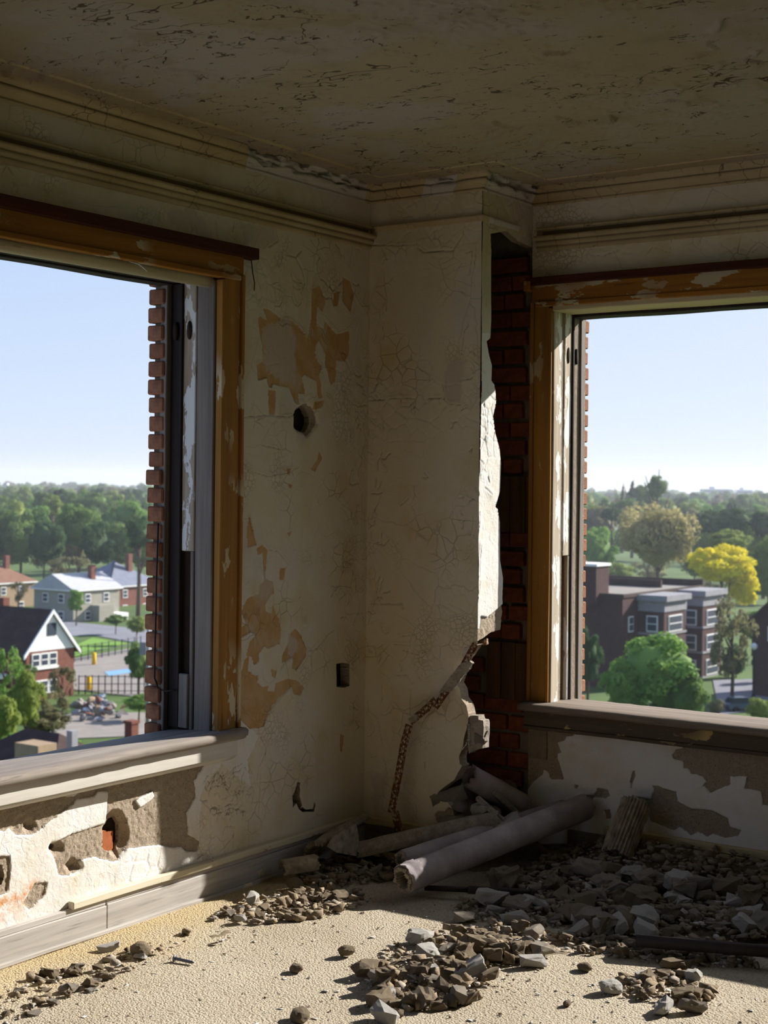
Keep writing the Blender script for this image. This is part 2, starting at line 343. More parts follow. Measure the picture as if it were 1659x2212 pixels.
# ================================================================== THE ROOM
CX1, RY, CEIL = .583, .43, 2.93          # chase return plane, right wall plane, ceiling height
def panel(name, org, U, V, N, u0, u1, v0, v1, res, hfun, feats, m, holes=(), skirt=.03, shape=None, parent=None):
    """plaster face as a relief: real depth at every peeled patch, crack and hole"""
    nu = int(round((u1-u0)/res))+1; nv = int(round((v1-v0)/res))+1
    u, v = np.meshgrid(np.linspace(u0, u1, nu), np.linspace(v0, v1, nv), indexing='ij'); p = np.stack([u.ravel(), v.ravel()], 1)
    keep = np.ones(len(p), bool)
    for h in holes:
        h = np.asarray(h); lo = h.min(0)-res*2; hi = h.max(0)+res*2; m_ = np.where(((p > lo) & (p < hi)).all(1))[0]
        if len(m_) == 0: continue
        d, q = seg_dist(p[m_], h, True)
        sn = np.abs(d) < res*.72; p[m_[sn]] = q[sn]; keep[m_[(d < 0) & ~sn]] = False
    A = {k: sdf(p, f, .06) for k, f in feats.items() if k not in ('crack', 'cut')}
    A['crack'] = sdf(p, feats.get('crack', ()), .06, False)
    for k in ('peel', 'white', 'grey', 'rust', 'base'): A.setdefault(k, np.full(len(p), .06))
    h = hfun(p, A)
    X = np.asarray(org)+p[:, :1]*np.asarray(U)+p[:, 1:]*np.asarray(V)+h[:, None]*np.asarray(N)
    idx = np.arange(nu*nv).reshape(nu, nv)
    q = np.stack([idx[:-1, :-1], idx[1:, :-1], idx[1:, 1:], idx[:-1, 1:]], -1).reshape(-1, 4)
    q = q[keep[q].all(1)]
    if holes:      # drop faces lying wholly on a hole's rim but inside it
        c = p[q].mean(1); ins = sdf(c, holes, .06); q = q[ins > -res*.05]
    e = np.concatenate([q[:, [0, 1]], q[:, [1, 2]], q[:, [2, 3]], q[:, [3, 0]]]); key = np.sort(e, 1); kk = key[:, 0].astype(np.int64)*len(p)+key[:, 1]
    un, inv, cnt = np.unique(kk, return_inverse=True, return_counts=True); be = e[cnt[inv] == 1]
    if len(holes):
        rim = (np.abs(p[:, 0]-u0) < 1e-6) | (np.abs(p[:, 0]-u1) < 1e-6) | (np.abs(p[:, 1]-v0) < 1e-6) | (np.abs(p[:, 1]-v1) < 1e-6); be = be[~(rim[be[:, 0]] & rim[be[:, 1]])]
    if skirt:
        bv = np.unique(be); back = -np.ones(len(p), int); back[bv] = len(X)+np.arange(len(bv))
        jit = (rng.random((len(bv), 1))-.5)*.006
        mid = X[bv]-np.asarray(N)*(skirt*.5+h[bv][:, None]*.5)+jit*np.asarray(U)+(rng.random((len(bv), 1))-.5)*.008*np.asarray(V)
        bk = X[bv]-np.asarray(N)*(skirt+h[bv][:, None])
        X = np.concatenate([X, mid, bk, X[bv]]); n2 = len(bv)
        s1 = np.stack([back[be[:, 1]]+2*n2, back[be[:, 0]]+2*n2, back[be[:, 0]], back[be[:, 1]]], 1); s2 = np.stack([back[be[:, 1]], back[be[:, 0]], back[be[:, 0]]+n2, back[be[:, 1]]+n2], 1)
        q = np.concatenate([q, s1, s2])
        for k in A:
            ext = np.full(n2*3, -.05 if k == 'base' else .06); A[k] = np.concatenate([A[k], ext])
    used = np.unique(q); rem = -np.ones(len(X), int); rem[used] = np.arange(len(used))
    me = np_mesh(name, X[used], rem[q], None, True)
    for k, a in A.items(): attr(me, k, a[used])
    return link(name, me, m, parent)
def relief(p, A):
    u, v = p[:, 0], p[:, 1]
    h = (fbm(u*1.4, v*1.4, 3)-.5)*.012+(fbm(u*14, v*14, 8, 3)-.5)*.0018
    h -= sst(-A['peel'], -.001, .001)*.0026
    b = sst(-A['base'], -.002, .003); h -= b*(.007-(fbm(u*90, v*80, 4, 3)-.5)*.007-(fbm(u*16, v*14, 14, 3)-.5)*.005)
    # paint edge lifting beside a peeled edge, and along drawn cracks
    lift = np.exp(-np.clip(A['peel'], 0, 1)/.006)*(A['peel'] > 0)*sst(fbm(u*9, v*9, 21, 2), .5, .75); h += lift*.006
    cd_ = A['crack']; side = vnoise(u*30, v*30, 2)
    h += np.exp(-cd_/.010)*.006*sst(fbm(u*7, v*7, 31, 2), .35, .6)*(cd_ < .05)-np.exp(-(cd_/.0028)**2)*.006
    # fine scaling of the paint where the mask is high
    f1, ed, idv = vor(u*16+fbm(u*9, v*9, 5, 2)*.8, v*16+fbm(u*9, v*9, 6, 2)*.8, 7); msk = sst(fbm(u*2.1, v*2.6, 41, 2), .56, .68)*(A['base'] > 0)
    h += msk*(sst(ed, 0, .12)*.0025+(idv-.5)*.002)
    return h
def ell(c, cx, cy, a, b, n=22, jag=.12):
    return P(c, [(cx+a*math.cos(t)*(1+random.uniform(-jag, jag)), cy+b*math.sin(t)*(1+random.uniform(-jag, jag))) for t in [2*math.pi*k/n for k in range(n)]])
def EL(c, *a, **k): return np.array([onX(x, y)[1:] for x, y in ell(c, *a, **k)])

# ---- left wall: traced patches
L_peel = [LW(3, q) for q in (
 [(1140,400),(1190,375),(1225,480),(1205,535),(1175,500),(1170,620),(1215,635),(1220,590),(1260,640),(1290,670),(1365,650),(1365,770),(1340,830),(1285,825),(1285,900),(1280,950),(1255,975),(1235,900),(1215,850),(1225,790),(1185,705),(1165,740),(1160,800),(1200,865),(1180,920),(1195,960),(1205,1050),(1180,1050),(1170,950),(1100,910),(1085,930),(1105,1030),(1060,1020),(1070,1090),(1040,1080),(1010,990),(960,980),(910,965),(900,990),(885,985),(870,930),(820,945),(815,850),(850,830),(845,740),(820,580),(830,560),(880,590),(850,510),(905,530),(950,570),(1010,580),(1060,620),(1115,690),(1125,640),(1140,560)],
 [(880,1000),(930,1005),(925,1150),(890,1145)], [(1155,1075),(1220,1060),(1210,1100),(1155,1125)], [(1190,1365),(1210,1410),(1165,1490),(1140,1475),(1180,1420)],
 [(990,1470),(1015,1470),(1010,1510),(990,1500)], [(1005,1560),(1030,1570),(1025,1590),(1008,1585)], [(1275,420),(1310,410),(1300,500),(1270,500)], [(1330,330),(1370,350),(1395,440),(1375,540),(1325,470)])]
L_peel += [LW(4, q) for q in (
 [(770,170),(800,300),(815,350),(760,370),(755,260)],
 [(815,370),(850,350),(880,385),(865,550),(885,560),(910,570),(925,640),(900,650),(865,710),(870,750),(905,760),(915,715),(935,770),(950,790),(965,880),(955,940),(880,970),(860,955),(830,1000),(825,1050),(795,1070),(785,1020),(750,1010),(770,930),(805,895),(785,870),(705,910),(715,850),(750,820),(720,750),(760,670),(830,640),(835,590),(860,565),(850,400),(820,410)],
 [(740,1040),(770,1010),(760,1100),(790,1130),(820,1130),(815,1170),(850,1200),(885,1195),(880,1225),(920,1225),(925,1180),(1000,1150),(1050,1160),(1090,1200),(1075,1255),(1030,1240),(1025,1195),(940,1270),(900,1320),(880,1370),(850,1440),(770,1450),(690,1370),(690,1180),(730,1090)],
 [(955,490),(990,490),(980,560),(950,560)], [(1000,280),(1025,270),(1015,305)], [(1060,680),(1085,650),(1075,670)], [(900,1090),(935,1105),(925,1150),(905,1135)],
 [(1020,880),(1050,850),(1080,890),(1110,970),(1105,1020),(1050,1100),(1025,1090),(1035,1020),(965,1060),(970,1010),(1005,940)], [(1315,1480),(1340,1490),(1330,1590),(1315,1580)], [(695,310),(710,360),(693,355)])]
L_grey = [LW(3, q) for q in ([(850,640),(920,600),(1000,570),(1050,700),(1045,960),(960,950),(900,900),(855,840)], [(1050,1270),(1135,1270),(1100,1330),(1055,1300)], [(800,820),(840,810),(835,840),(800,845)])]
L_grey += [LW(4, [(1010,890),(1060,910),(1065,970),(1030,1020),(1000,990)]), LW(0, [(355,455),(420,450),(455,500),(470,545),(430,510),(370,490)]), LW(0, [(520,480),(590,490),(600,520),(560,540),(525,520)])]
L_white = [LW(0, [(-400,1500),(440,1500),(440,1620),(505,1560),(512,1545),(560,1590),(535,1640),(540,1700),(480,1650),(445,1690),(420,1760),(420,1830),(430,1880),(-400,2300)])]
L_base = [LW(7, [(-900,620),(-50,560),(370,465),(480,440),(1220,270),(1215,300),(1180,350),(1160,380),(1165,440),(1170,480),(1115,570),(1125,700),(1190,740),(1180,800),(1110,800),(1080,770),(1040,780),(940,760),(720,785),(715,850),(680,860),(640,850),(600,840),(560,830),(490,850),(440,930),(400,945),(350,935),(330,850),(305,790),(300,765),(430,695),(635,630),(650,445),(590,440),(565,475),(460,490),(440,520),(385,560),(330,600),(270,640),(260,660),(200,700),(100,700),(60,660),(30,680),(-50,660),(-900,900)]),
          LW(7, [(210,990),(285,985),(270,1060),(180,1150),(140,1110)]), LW(7, [(-300,830),(60,830),(65,900),(50,1040),(-300,1200)])]
L_rust = [LW(7, [(-100,1010),(140,990),(200,960),(280,980),(270,1060),(150,1150),(60,1200),(-100,1280)])]
L_crack = [LW(3, q) for q in ([(1180,95),(1195,140),(1220,190)], [(1170,250),(1190,205),(1175,280),(1190,330)], [(1285,130),(1310,160),(1320,200)], [(1335,190),(1340,220)], [(570,0),(575,80)], [(680,0),(670,60)], [(925,30),(945,110),(880,150)], [(980,190),(1050,210),(1085,280),(1100,370),(1075,430)], [(1050,210),(1080,170)], [(1060,580),(1115,690)], [(700,1165),(800,1160),(900,1150),(1000,1165),(1040,1150)], [(700,1380),(760,1480),(880,1520),(990,1500)], [(850,1330),(960,1360)], [(1230,1030),(1250,1050)], [(1440,1440),(1440,1380),(1470,1300),(1445,1220),(1480,1120)], [(1400,1190),(1415,1160)], [(1250,380),(1270,410),(1330,350)], [(1395,420),(1440,500),(1475,500)], [(1380,1080),(1410,1100),(1470,1090)])]
L_crack += [LW(4, q) for q in ([(960,1090),(990,1050),(1035,1020)], [(1050,1100),(1105,1020),(1110,970),(1080,900)], [(850,1440),(890,1350),(950,1270),(1025,1195)], [(1260,660),(1300,600),(1340,615)], [(1295,720),(1310,680),(1350,640)], [(1440,330),(1450,50)], [(1230,900),(1280,860)], [(1390,830),(1420,760),(1455,755)], [(1390,570),(1410,545),(1405,660)], [(1180,90),(1200,115)], [(840,1500),(870,1560),(865,1650)], [(1310,950),(1300,880)], [(1385,1060),(1430,1020),(1435,1060)], [(1390,1470),(1440,1430)], [(880,380),(940,390),(1010,470)], [(1110,990),(1180,970),(1240,900)], [(1330,430),(1345,380)])]
L_crack += [LW(7, q) for q in ([(1240,410),(1300,320),(1330,370),(1400,300),(1450,270)], [(1500,530),(1550,300),(1590,200)], [(1270,580),(1380,540),(1470,560)], [(1320,720),(1340,650),(1400,650),(1390,780)], [(1545,600),(1560,300)], [(1170,850),(1210,820),(1250,830)], [(1310,800),(1370,740),(1400,700)])]
def net(n, x0, x1, y0, y1, st):
    out = []
    for _ in range(n):
        x, y = random.uniform(x0, x1), random.uniform(y0, y1); a = random.uniform(0, 6.28); q = [(x, y)]
        for _k in range(random.choice((2, 3, 3))): a += random.uniform(-1.1, 1.1); x += st*math.cos(a); y += st*math.sin(a); q.append((x, y))
        out.append(np.array(q))
    return out
cq = LW(7, [(1240,340),(1470,290),(1490,560),(1270,600)]); L_crack += net(75, cq[:, 0].min(), cq[:, 0].max(), cq[:, 1].min(), cq[:, 1].max(), .014)
L_crack += net(46, -.17, -.008, .45, 2.5, .022)+net(16, -.62, -.2, 2.2, 2.62, .03)
L_holes = [LW(0, [(-900,-300+2680),(-900,540),(-900,540),(0,540)]) if False else np.array([(-3.42, .60), (-1.006, .60), (-1.006, 2.42), (-3.42, 2.42)]),
           EL(3, 1098, 1180, 52, 78), LW(4, [(1290,1062),(1330,1055),(1368,1062),(1370,1195),(1330,1205),(1292,1200)]),
           LW(8, [(183,440),(212,360),(228,365),(222,440),(240,490),(225,520),(205,480),(185,505)]), LW(8, [(228,515),(240,500),(262,515),(300,512),(308,470),(316,490),(306,528),(262,528),(240,530)]),
           LW(7, [(680,610),(720,595),(745,640),(745,740),(715,800),(650,810),(618,780),(622,690),(650,660)]), EL(7, 330, 775, 24, 22), LW(7, [(-300,880),(20,880),(35,940),(20,1000),(-300,1090)])]
dent = [EL(7, 705, 690, 75, 140), EL(7, 185, 650, 36, 36), EL(7, 445, 890, 46, 45), EL(7, 340, 780, 48, 40), EL(3, 1105, 1180, 72, 98)]
isl = [LW(7, [(810,500),(840,478),(915,443),(926,470),(900,500),(838,541)]), LW(7, [(1165,480),(1205,500),(1192,600),(1192,742),(1130,690),(1122,640),(1115,575)]), LW(7, [(380,470),(480,445),(440,475)])]
def relief_left(p, A):
    A['base'] = np.maximum(A['base'], -sdf(p, isl, .05)); A['white'] = np.minimum(A['white'], sdf(p, isl, .05))
    h = relief(p, A); d = sdf(p, dent, .05); h -= sst(-d, -.008, .022)*.024; A['base'] = np.minimum(A['base'], d+.004)
    return h
wall_left = panel('wall_left', (0, 0, 0), (0, 1, 0), (0, 0, 1), (1, 0, 0), -2.36, .013, 0, CEIL, .0045, relief_left,
                  dict(peel=L_peel, grey=L_grey, white=L_white, base=L_base, rust=L_rust, crack=L_crack), MAT['wall'], L_holes, .05)
tag(wall_left, 'cream peeling plaster wall beside and below the left window', 'wall', kind='structure')
cl = LW(7, [(655,700),(715,690),(715,800),(655,805)]); m_or = flat('orange_clay_tile', srgb(172, 100, 60), .9, .25, 30.)
def clay(nm, poly, x, th, m):
    lo, hi = poly.min(0), poly.max(0); bm = bmesh.new(); 
    bmesh.ops.create_cube(bm, size=1, matrix=Matrix.Translation((x-th/2, *((lo+hi)/2))) @ Matrix.Diagonal((th, *(hi-lo), 1))); return link(nm, bm_mesh(nm, bm), m, wall_left)
clay('clay_tile', cl, -.035, .02, m_or)
for k in range(4): clay('clay_rib', LW(7, [(612,690+k*28),(652,690+k*28),(652,708+k*28),(612,708+k*28)]), -.016, .02, m_or)
def struct_boxes(name, boxes, m, label, cat='wall'):
    bm = bmesh.new()
    for lo, hi in boxes: add_box(bm, lo, hi)
    return tag(link(name, bm_mesh(name, bm), m), label, cat, kind='structure')
W1a, W1b, W1z0, W1z1 = -3.42, -1.0, .60, 2.42       # left window opening
W2a, W2b = .695, 3.35                               # right window opening
core = struct_boxes('wall_left_core', [((-.34, -8, -.4), (-.055, -7.7, 3.3)), ((-.34, -4.1, -.4), (-.055, W1a, 3.3)), ((-.34, -7.7, -.4), (0, -4.1, .6)), ((-.34, -7.7, 2.42), (0, -4.1, 3.3)), ((-.34, W1a, -.4), (-.055, W1b, W1z0-.02)), ((-.34, W1a, W1z1+.01), (-.055, W1b, 3.3)), ((-.255, W1b, -.4), (-.055, .78, 3.3)),  # leaves an unseen extra window opening, added to brighten the room
   ((-.055, -8, 0), (.0, -7.7, CEIL)), ((-.055, -4.1, 0), (.0, -3.42, CEIL)), ((-.055, -3.42, 0), (0, -2.36, .6)), ((-.055, -3.42, 2.42), (0, -2.36, CEIL))], MAT['cavity'], 'dark masonry core behind the left wall plaster')
outer = struct_boxes('wall_outside_left', [((-.325, W1b-.018, -.4), (-.255, .78, 3.3))], MAT['mortar'], 'mortar bed of the outer brick face beside left window')
# each face brick at the left window's outer reveal
bmx = bmesh.new(); add_box(bmx, (-.042, -.10, -.0305), (.042, .10, .0305), .006); brick_me = bm_mesh('brick', bmx); brick_me.materials.append(MAT['brick_out'])
for k in range(28):
    o = link('brick', brick_me, None, outer); o.location = (-.302+random.uniform(-.004, .004), -.944+random.uniform(-.005, .005)+(.0 if k % 2 else .004), .545+.0722*k); o.rotation_euler = (random.uniform(-.02, .02), 0, random.uniform(-.03, .03))
# ---- chase in the corner: front face, return face, brick behind
hole_front = CF(10, [(1100,195),(915,195),(880,240),(810,340),(790,400),(735,560),(770,620),(780,700),(830,770),(850,870),(845,930),(825,1010),(805,1080),(795,1160),(760,1260),(765,1330),(790,1345),(750,1410),(715,1480),(640,1530),(570,1585),(540,1625),(570,1680),(600,1690),(620,1692),(650,1695),(680,1740),(720,1890),(740,2120),(1500,2120),(1500,195)])
C_crack = [CF(5, q) for q in ([(110,1180),(200,1180),(330,1165),(420,1170)], [(510,1170),(580,1165),(620,1175),(650,1205),(730,1215)], [(330,1170),(335,1220),(380,1225),(410,1190),(425,1280)], [(580,1165),(590,1205)], [(510,1060),(540,1030),(555,1060)], [(620,1170),(610,1070)], [(440,170),(480,200),(600,190),(670,190),(740,80),(735,40)], [(110,150),(300,155),(400,150)], [(760,200),(800,190),(790,270),(780,345)], [(810,300),(830,160)], [(205,280),(215,250),(250,240)], [(730,880),(750,720),(775,690),(770,640)], [(780,1520),(800,1500),(795,1530)], [(470,1690),(490,1700),(510,1690),(480,1660)], [(320,1880),(350,1860),(375,1830)], [(100,1330),(75,1400),(80,1440)], [(60,1600),(70,1570),(50,1530)])]
C_crack += [CF(10, q) for q in ([(140,185),(290,195),(300,210)], [(370,195),(430,230),(460,290)], [(480,245),(400,270)], [(220,240),(370,290),(385,360)], [(115,450),(140,485),(260,480)], [(180,370),(210,400),(200,440)], [(265,490),(290,550),(320,560)], [(365,490),(395,540)], [(190,110),(350,90),(350,140)], [(340,1720),(350,1790),(330,1830),(370,1870)], [(530,810),(430,890),(385,1010)], [(370,1070),(310,1120),(270,1250)], [(10,560),(20,720)], [(430,1310),(430,1380)])]
C_crack += [CF(6, q) for q in ([(120,690),(330,690),(340,720)], [(70,750),(130,740),(110,820)], [(90,910),(110,1000),(135,1010)], [(100,1290),(110,1400),(170,1450),(205,1640)], [(210,1690),(235,1830)], [(160,290),(210,300),(250,260)])]
C_crack += net(40, .008, .10, .35, 2.4, .02)+net(14, .46, .57, 1.0, 2.5, .015)
C_peel = [CF(8, [(880,490),(930,470),(1060,480),(985,545),(990,590),(950,560),(880,560)]) if False else CF(10, [(510,1810),(560,1780),(620,1790),(650,1740),(700,1760),(720,1890),(590,1930),(540,1880)])]
C_grey = [CF(5, q) for q in ([(640,960),(700,900),(755,920),(740,1080),(730,1210),(650,1200),(620,1120),(610,1020)],)] + [CF(8, [(615,310),(690,320),(720,300),(720,400),(690,480),(640,520),(630,400)])]
wall_cf = panel('wall_chase_front', (0, 0, 0), (1, 0, 0), (0, 0, 1), (0, -1, 0), -.013, CX1, 0, CEIL, .0045, relief, dict(crack=C_crack, base=C_peel, grey=C_grey), MAT['wall'], [hole_front], .06)
tag(wall_cf, 'cream plaster pipe chase in the corner with its lower edge broken away', 'wall', kind='structure')
edge = [(918,75),(924,200),(922,440),(922,640),(915,770),(890,790),(905,880),(925,950),(920,1050),(940,1080),(950,1190),(930,1280),(945,1400),(975,1500),(990,1600),(985,1780),(955,1890)]
e2 = [(970,60),(985,150),(985,400),(1005,520),(1000,650),(1005,740),(995,860),(930,880),(890,910),(830,945),(800,990)]
hole_side = np.concatenate([CS(5, edge), CS(6, e2)]); hole_side = np.concatenate([hole_side, [(-.2, hole_side[-1][1]), (-.2, -.3), (.6, -.3), (.6, hole_side[0][1]-.02), (.3, hole_side[0][1]+.0), (.2, hole_side[0][1]+.03)]])
S_white = [np.array([(-.1, 0), (.6, 0), (.6, 2.3), (-.1, 2.25)])]
S_base = [CS(6, [(855,770),(900,780),(950,740),(1005,690),(1100,690),(1100,1000),(820,1000),(822,865),(850,860)])]
S_crack = [CS(6, q) for q in ([(850,80),(850,140),(840,200)], [(860,300),(850,400),(845,520)], [(850,540),(840,640)])] + [CS(5, q) for q in ([(870,1200),(880,1290)], [(890,1320),(890,1440)], [(885,1760),(930,1805)], [(905,1690),(915,1730)], [(895,450),(885,560)], [(870,1600),(860,1660)])]
wall_cs = panel('wall_chase_return', (CX1, 0, 0), (0, 1, 0), (0, 0, 1), (1, 0, 0), 0, RY, 0, CEIL, .0045, relief, dict(white=S_white, base=S_base, crack=S_crack), MAT['wall'], [hole_side], .03)
tag(wall_cs, 'sunlit white plaster return of the chase with a ragged broken edge', 'wall', kind='structure')
# masonry behind the chase and around right window
BY = .475
wall_rc = struct_boxes('wall_right_core', [((-.34, BY+.012, -.4), (W2a-.10, .74, 3.3)), ((W2a-.10, BY+.012, -.4), (W2a, .527, 3.3)), ((W2a-.10, .577, -.4), (W2a, .74, 3.3)), ((W2a-.10, .527, 1.31), (W2a, .577, 3.3)), ((W2a-.10, .527, -.4), (W2a, .577, .62)), ((W2b, RY+.04, -.4), (6.2, .74, 3.3)), ((W2a, RY+.04, -.4), (W2b, .74, W1z0)), ((W2a, RY+.04, W1z1), (W2b, .74, 3.3)), ((W2a-.105, RY, .4), (W2a-.012, BY+.012, 2.6)),
   ((2.42, RY, 0), (W2b, RY+.04, .6)), ((2.42, RY, 2.42), (W2b, RY+.04, CEIL)), ((W2b, RY, 0), (6.2, RY+.04, CEIL))], MAT['mortar'], 'old mortar and masonry behind the broken chase and right wall')
bmx = bmesh.new(); add_box(bmx, (-.098, -.02, -.033), (.098, .02, .033), .005); bk_me = bm_mesh('brick', bmx); bk_me.materials.append(MAT['brick_in'])
bmx = bmesh.new(); add_box(bmx, (-.047, -.02, -.033), (.047, .02, .033), .005); bh_me = bm_mesh('brick', bmx); bh_me.materials.append(MAT['brick_in'])
def wood_row(z): return (1.42 < z < 1.65) or (.66 < z < .90)
z = .04
r_ = 0
while z < 2.64:
    head = r_ % 3 == 2; step = .106 if head else .208; x0 = (.148+(.085 if r_ % 2 else 0)) if not head else .155; x = x0
    while x < .575:
        if not (wood_row(z) and x > .34):
            o = link('brick', bh_me if head else bk_me, None, wall_rc); o.location = (x+random.uniform(-.004, .004), BY+random.uniform(-.003, .006), z+random.uniform(-.002, .002)); o.rotation_euler = (random.uniform(-.02, .02), random.uniform(-.012, .012), random.uniform(-.02, .02))
        x += step
    z += .083; r_ += 1
for zz0, zz1, xs in ((1.40, 1.655, ((.40, .468), (.472, .55), (.554, .62))), (.645, .905, ((.36, .43), (.434, .505), (.51, .62)))):
    for a, b in xs: boards('nailing_block', (a, BY-.028+random.uniform(-.006, .006), zz0), (b, BY+.02, zz1), MAT['brown_v'], wall_rc, 4)
box('cavity_floor', (.05, .06, .0), (.58, .46, .02), MAT['cavity'], wall_rc)
outer2 = struct_boxes('wall_outside_right', [((-.34, .74, -.4), (W2a-.045, .80, 3.3))], MAT['mortar'], 'mortar bed of the outer brick face beside right window')
bmx = bmesh.new(); add_box(bmx, (-.10, -.042, -.0285), (.10, .042, .0285), .005); bo_me = bm_mesh('brick', bmx); bo_me.materials.append(MAT['brick_out'])
for k in range(28):
    o = link('brick', bo_me, None, outer2); o.location = (W2a-.122+random.uniform(-.003, .003), .772, .545+.0722*k)
# ---- right wall, plaster below and above the window
R_white = RW(9, [(500,230),(505,225),(800,262),(1110,298),(1150,300),(1150,320),(1110,330),(1085,365),(1100,385),(1150,400),(1155,440),(1180,445),(1200,470),(1270,490),(1290,520),(1270,545),(1250,560),(1280,545),(1315,590),(1400,550),(1435,540),(1435,490),(1535,490),(1520,560),(1620,580),(1625,660),(2600,700),(2600,1300),(950,1060),(560,940),(540,890),(300,900),(225,840),(220,570),(260,520),(310,480),(320,445),(345,470),(355,505),(440,510),(415,420),(400,380),(400,355),(425,350),(400,285),(445,275),(455,250),(500,245)])
R_in = [RW(9, q) for q in ([(550,605),(620,600),(640,560),(700,570),(715,605),(690,620),(620,615),(600,640),(555,640)], [(845,605),(955,625),(975,580),(970,545),(1000,545),(1030,560),(1110,580),(1120,640),(1200,680),(1320,690),(1420,740),(1430,790),(1500,810),(1480,845),(1400,855),(1330,830),(1300,850),(1240,820),(1200,840),(1130,790),(1100,810),(960,760),(920,640)], [(680,690),(715,690),(720,740),(690,745)], [(500,540),(525,545),(520,565),(500,560)], [(848,460),(862,455),(865,490),(850,520),(840,560),(835,520)])]
def relief_right(p, A):
    w = sdf(p, [R_white], .06); i = sdf(p, R_in, .06); A['base'] = np.maximum(-w, -i)*1.0; A['base'] = np.minimum(-w, i); A['white'] = np.full(len(p), -.05)
    A['rust'] = np.full(len(p), .06)
    h = relief(p, A); return h
low = panel('wall_right', (0, RY, 0), (1, 0, 0), (0, 0, 1), (0, -1, 0), CX1+.004, 2.42, 0, .61, .0045, relief_right, {}, MAT['wall'], (), .04)
tag(low, 'flaking white and brown plaster dado below the right window', 'wall', kind='structure')
U_crack = [RW(2, q) for q in ([(800,490),(830,510),(880,500),(910,530)], [(1000,520),(1040,525),(1100,500)], [(1200,520),(1230,490),(1290,510),(1300,460)], [(1400,480),(1410,450),(1390,430)], [(1480,520),(1540,490),(1600,510),(1650,470)], [(900,570),(930,540)])]
up = panel('wall_right_above_window', (0, RY, 0), (1, 0, 0), (0, 0, 1), (0, -1, 0), CX1+.004, 2.42, 2.41, CEIL, .006, relief, dict(crack=U_crack), MAT['wall'], (), .04)
tag(up, 'cream plaster band above the right window head', 'wall', kind='structure')
# ---- floor, ceiling, the rest of the room behind the camera
nx, ny = 90, 130
fx, fy = np.meshgrid(np.linspace(-.02, 6.2, nx), np.linspace(-8, .46, ny), indexing='ij')
fz = (fbm(fx*1.5, fy*1.5, 77)-.5)*.012
idx = np.arange(nx*ny).reshape(nx, ny); q = np.stack([idx[:-1, :-1], idx[1:, :-1], idx[1:, 1:], idx[:-1, 1:]], -1).reshape(-1, 4)
floor = link('floor', np_mesh('floor', np.stack([fx, fy, fz], -1).reshape(-1, 3), q, None, True), MAT['floor']); tag(floor, 'dusty beige looped carpet floor strewn with rubble', 'floor', kind='structure')
struct_boxes('floor_slab', [((-.34, -8, -.4), (6.2, .74, -.03))], MAT['cavity'], 'concrete slab under the carpet', 'floor')
def relief_ceil(p, A):
    u, v = p[:, 0], p[:, 1]; h = (fbm(u*1.1, v*1.1, 51)-.5)*.02
    f1, ed, idv = vor(u*6+fbm(u*7, v*7, 3, 2)*1.2, v*6+fbm(u*7, v*7, 4, 2)*1.2, 61)
    m = sst(fbm(u*1.8, v*1.8, 71, 3), .47, .56)*sst(idv, .45, .5); lip = np.exp(-ed/.07)*m*sst(vnoise(u*11, v*11, 6), .35, .7)
    h += lip*.022; A['flake'] = lip
    f1, e2_, id2 = vor(u*19+fbm(u*9, v*9, 5, 2), v*19, 65); h += np.exp(-e2_/.1)*sst(fbm(u*1.6, v*2.4, 91, 3), .5, .58)*sst(id2, .5, .6)*.008
    return h
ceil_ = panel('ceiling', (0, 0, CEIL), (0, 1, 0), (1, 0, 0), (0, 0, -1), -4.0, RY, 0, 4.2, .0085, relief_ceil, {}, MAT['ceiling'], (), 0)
tag(ceil_, 'cream ceiling with cracked and flaking paint', 'ceiling', kind='structure')
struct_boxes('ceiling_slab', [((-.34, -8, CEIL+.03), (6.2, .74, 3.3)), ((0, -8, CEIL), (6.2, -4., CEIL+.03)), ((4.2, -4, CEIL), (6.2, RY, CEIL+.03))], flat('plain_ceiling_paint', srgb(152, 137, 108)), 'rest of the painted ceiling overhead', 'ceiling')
struct_boxes('wall_back', [((-.34, -8.3, -.4), (6.5, -8, 3.3))], flat('back_wall_paint', srgb(226, 217, 198)), 'cream wall behind the viewer')
struct_boxes('wall_side', [((6.2, -8.3, -.4), (6.5, .74, 3.3))], flat('side_wall_paint', srgb(226, 217, 198)), 'cream wall to the right of the viewer')
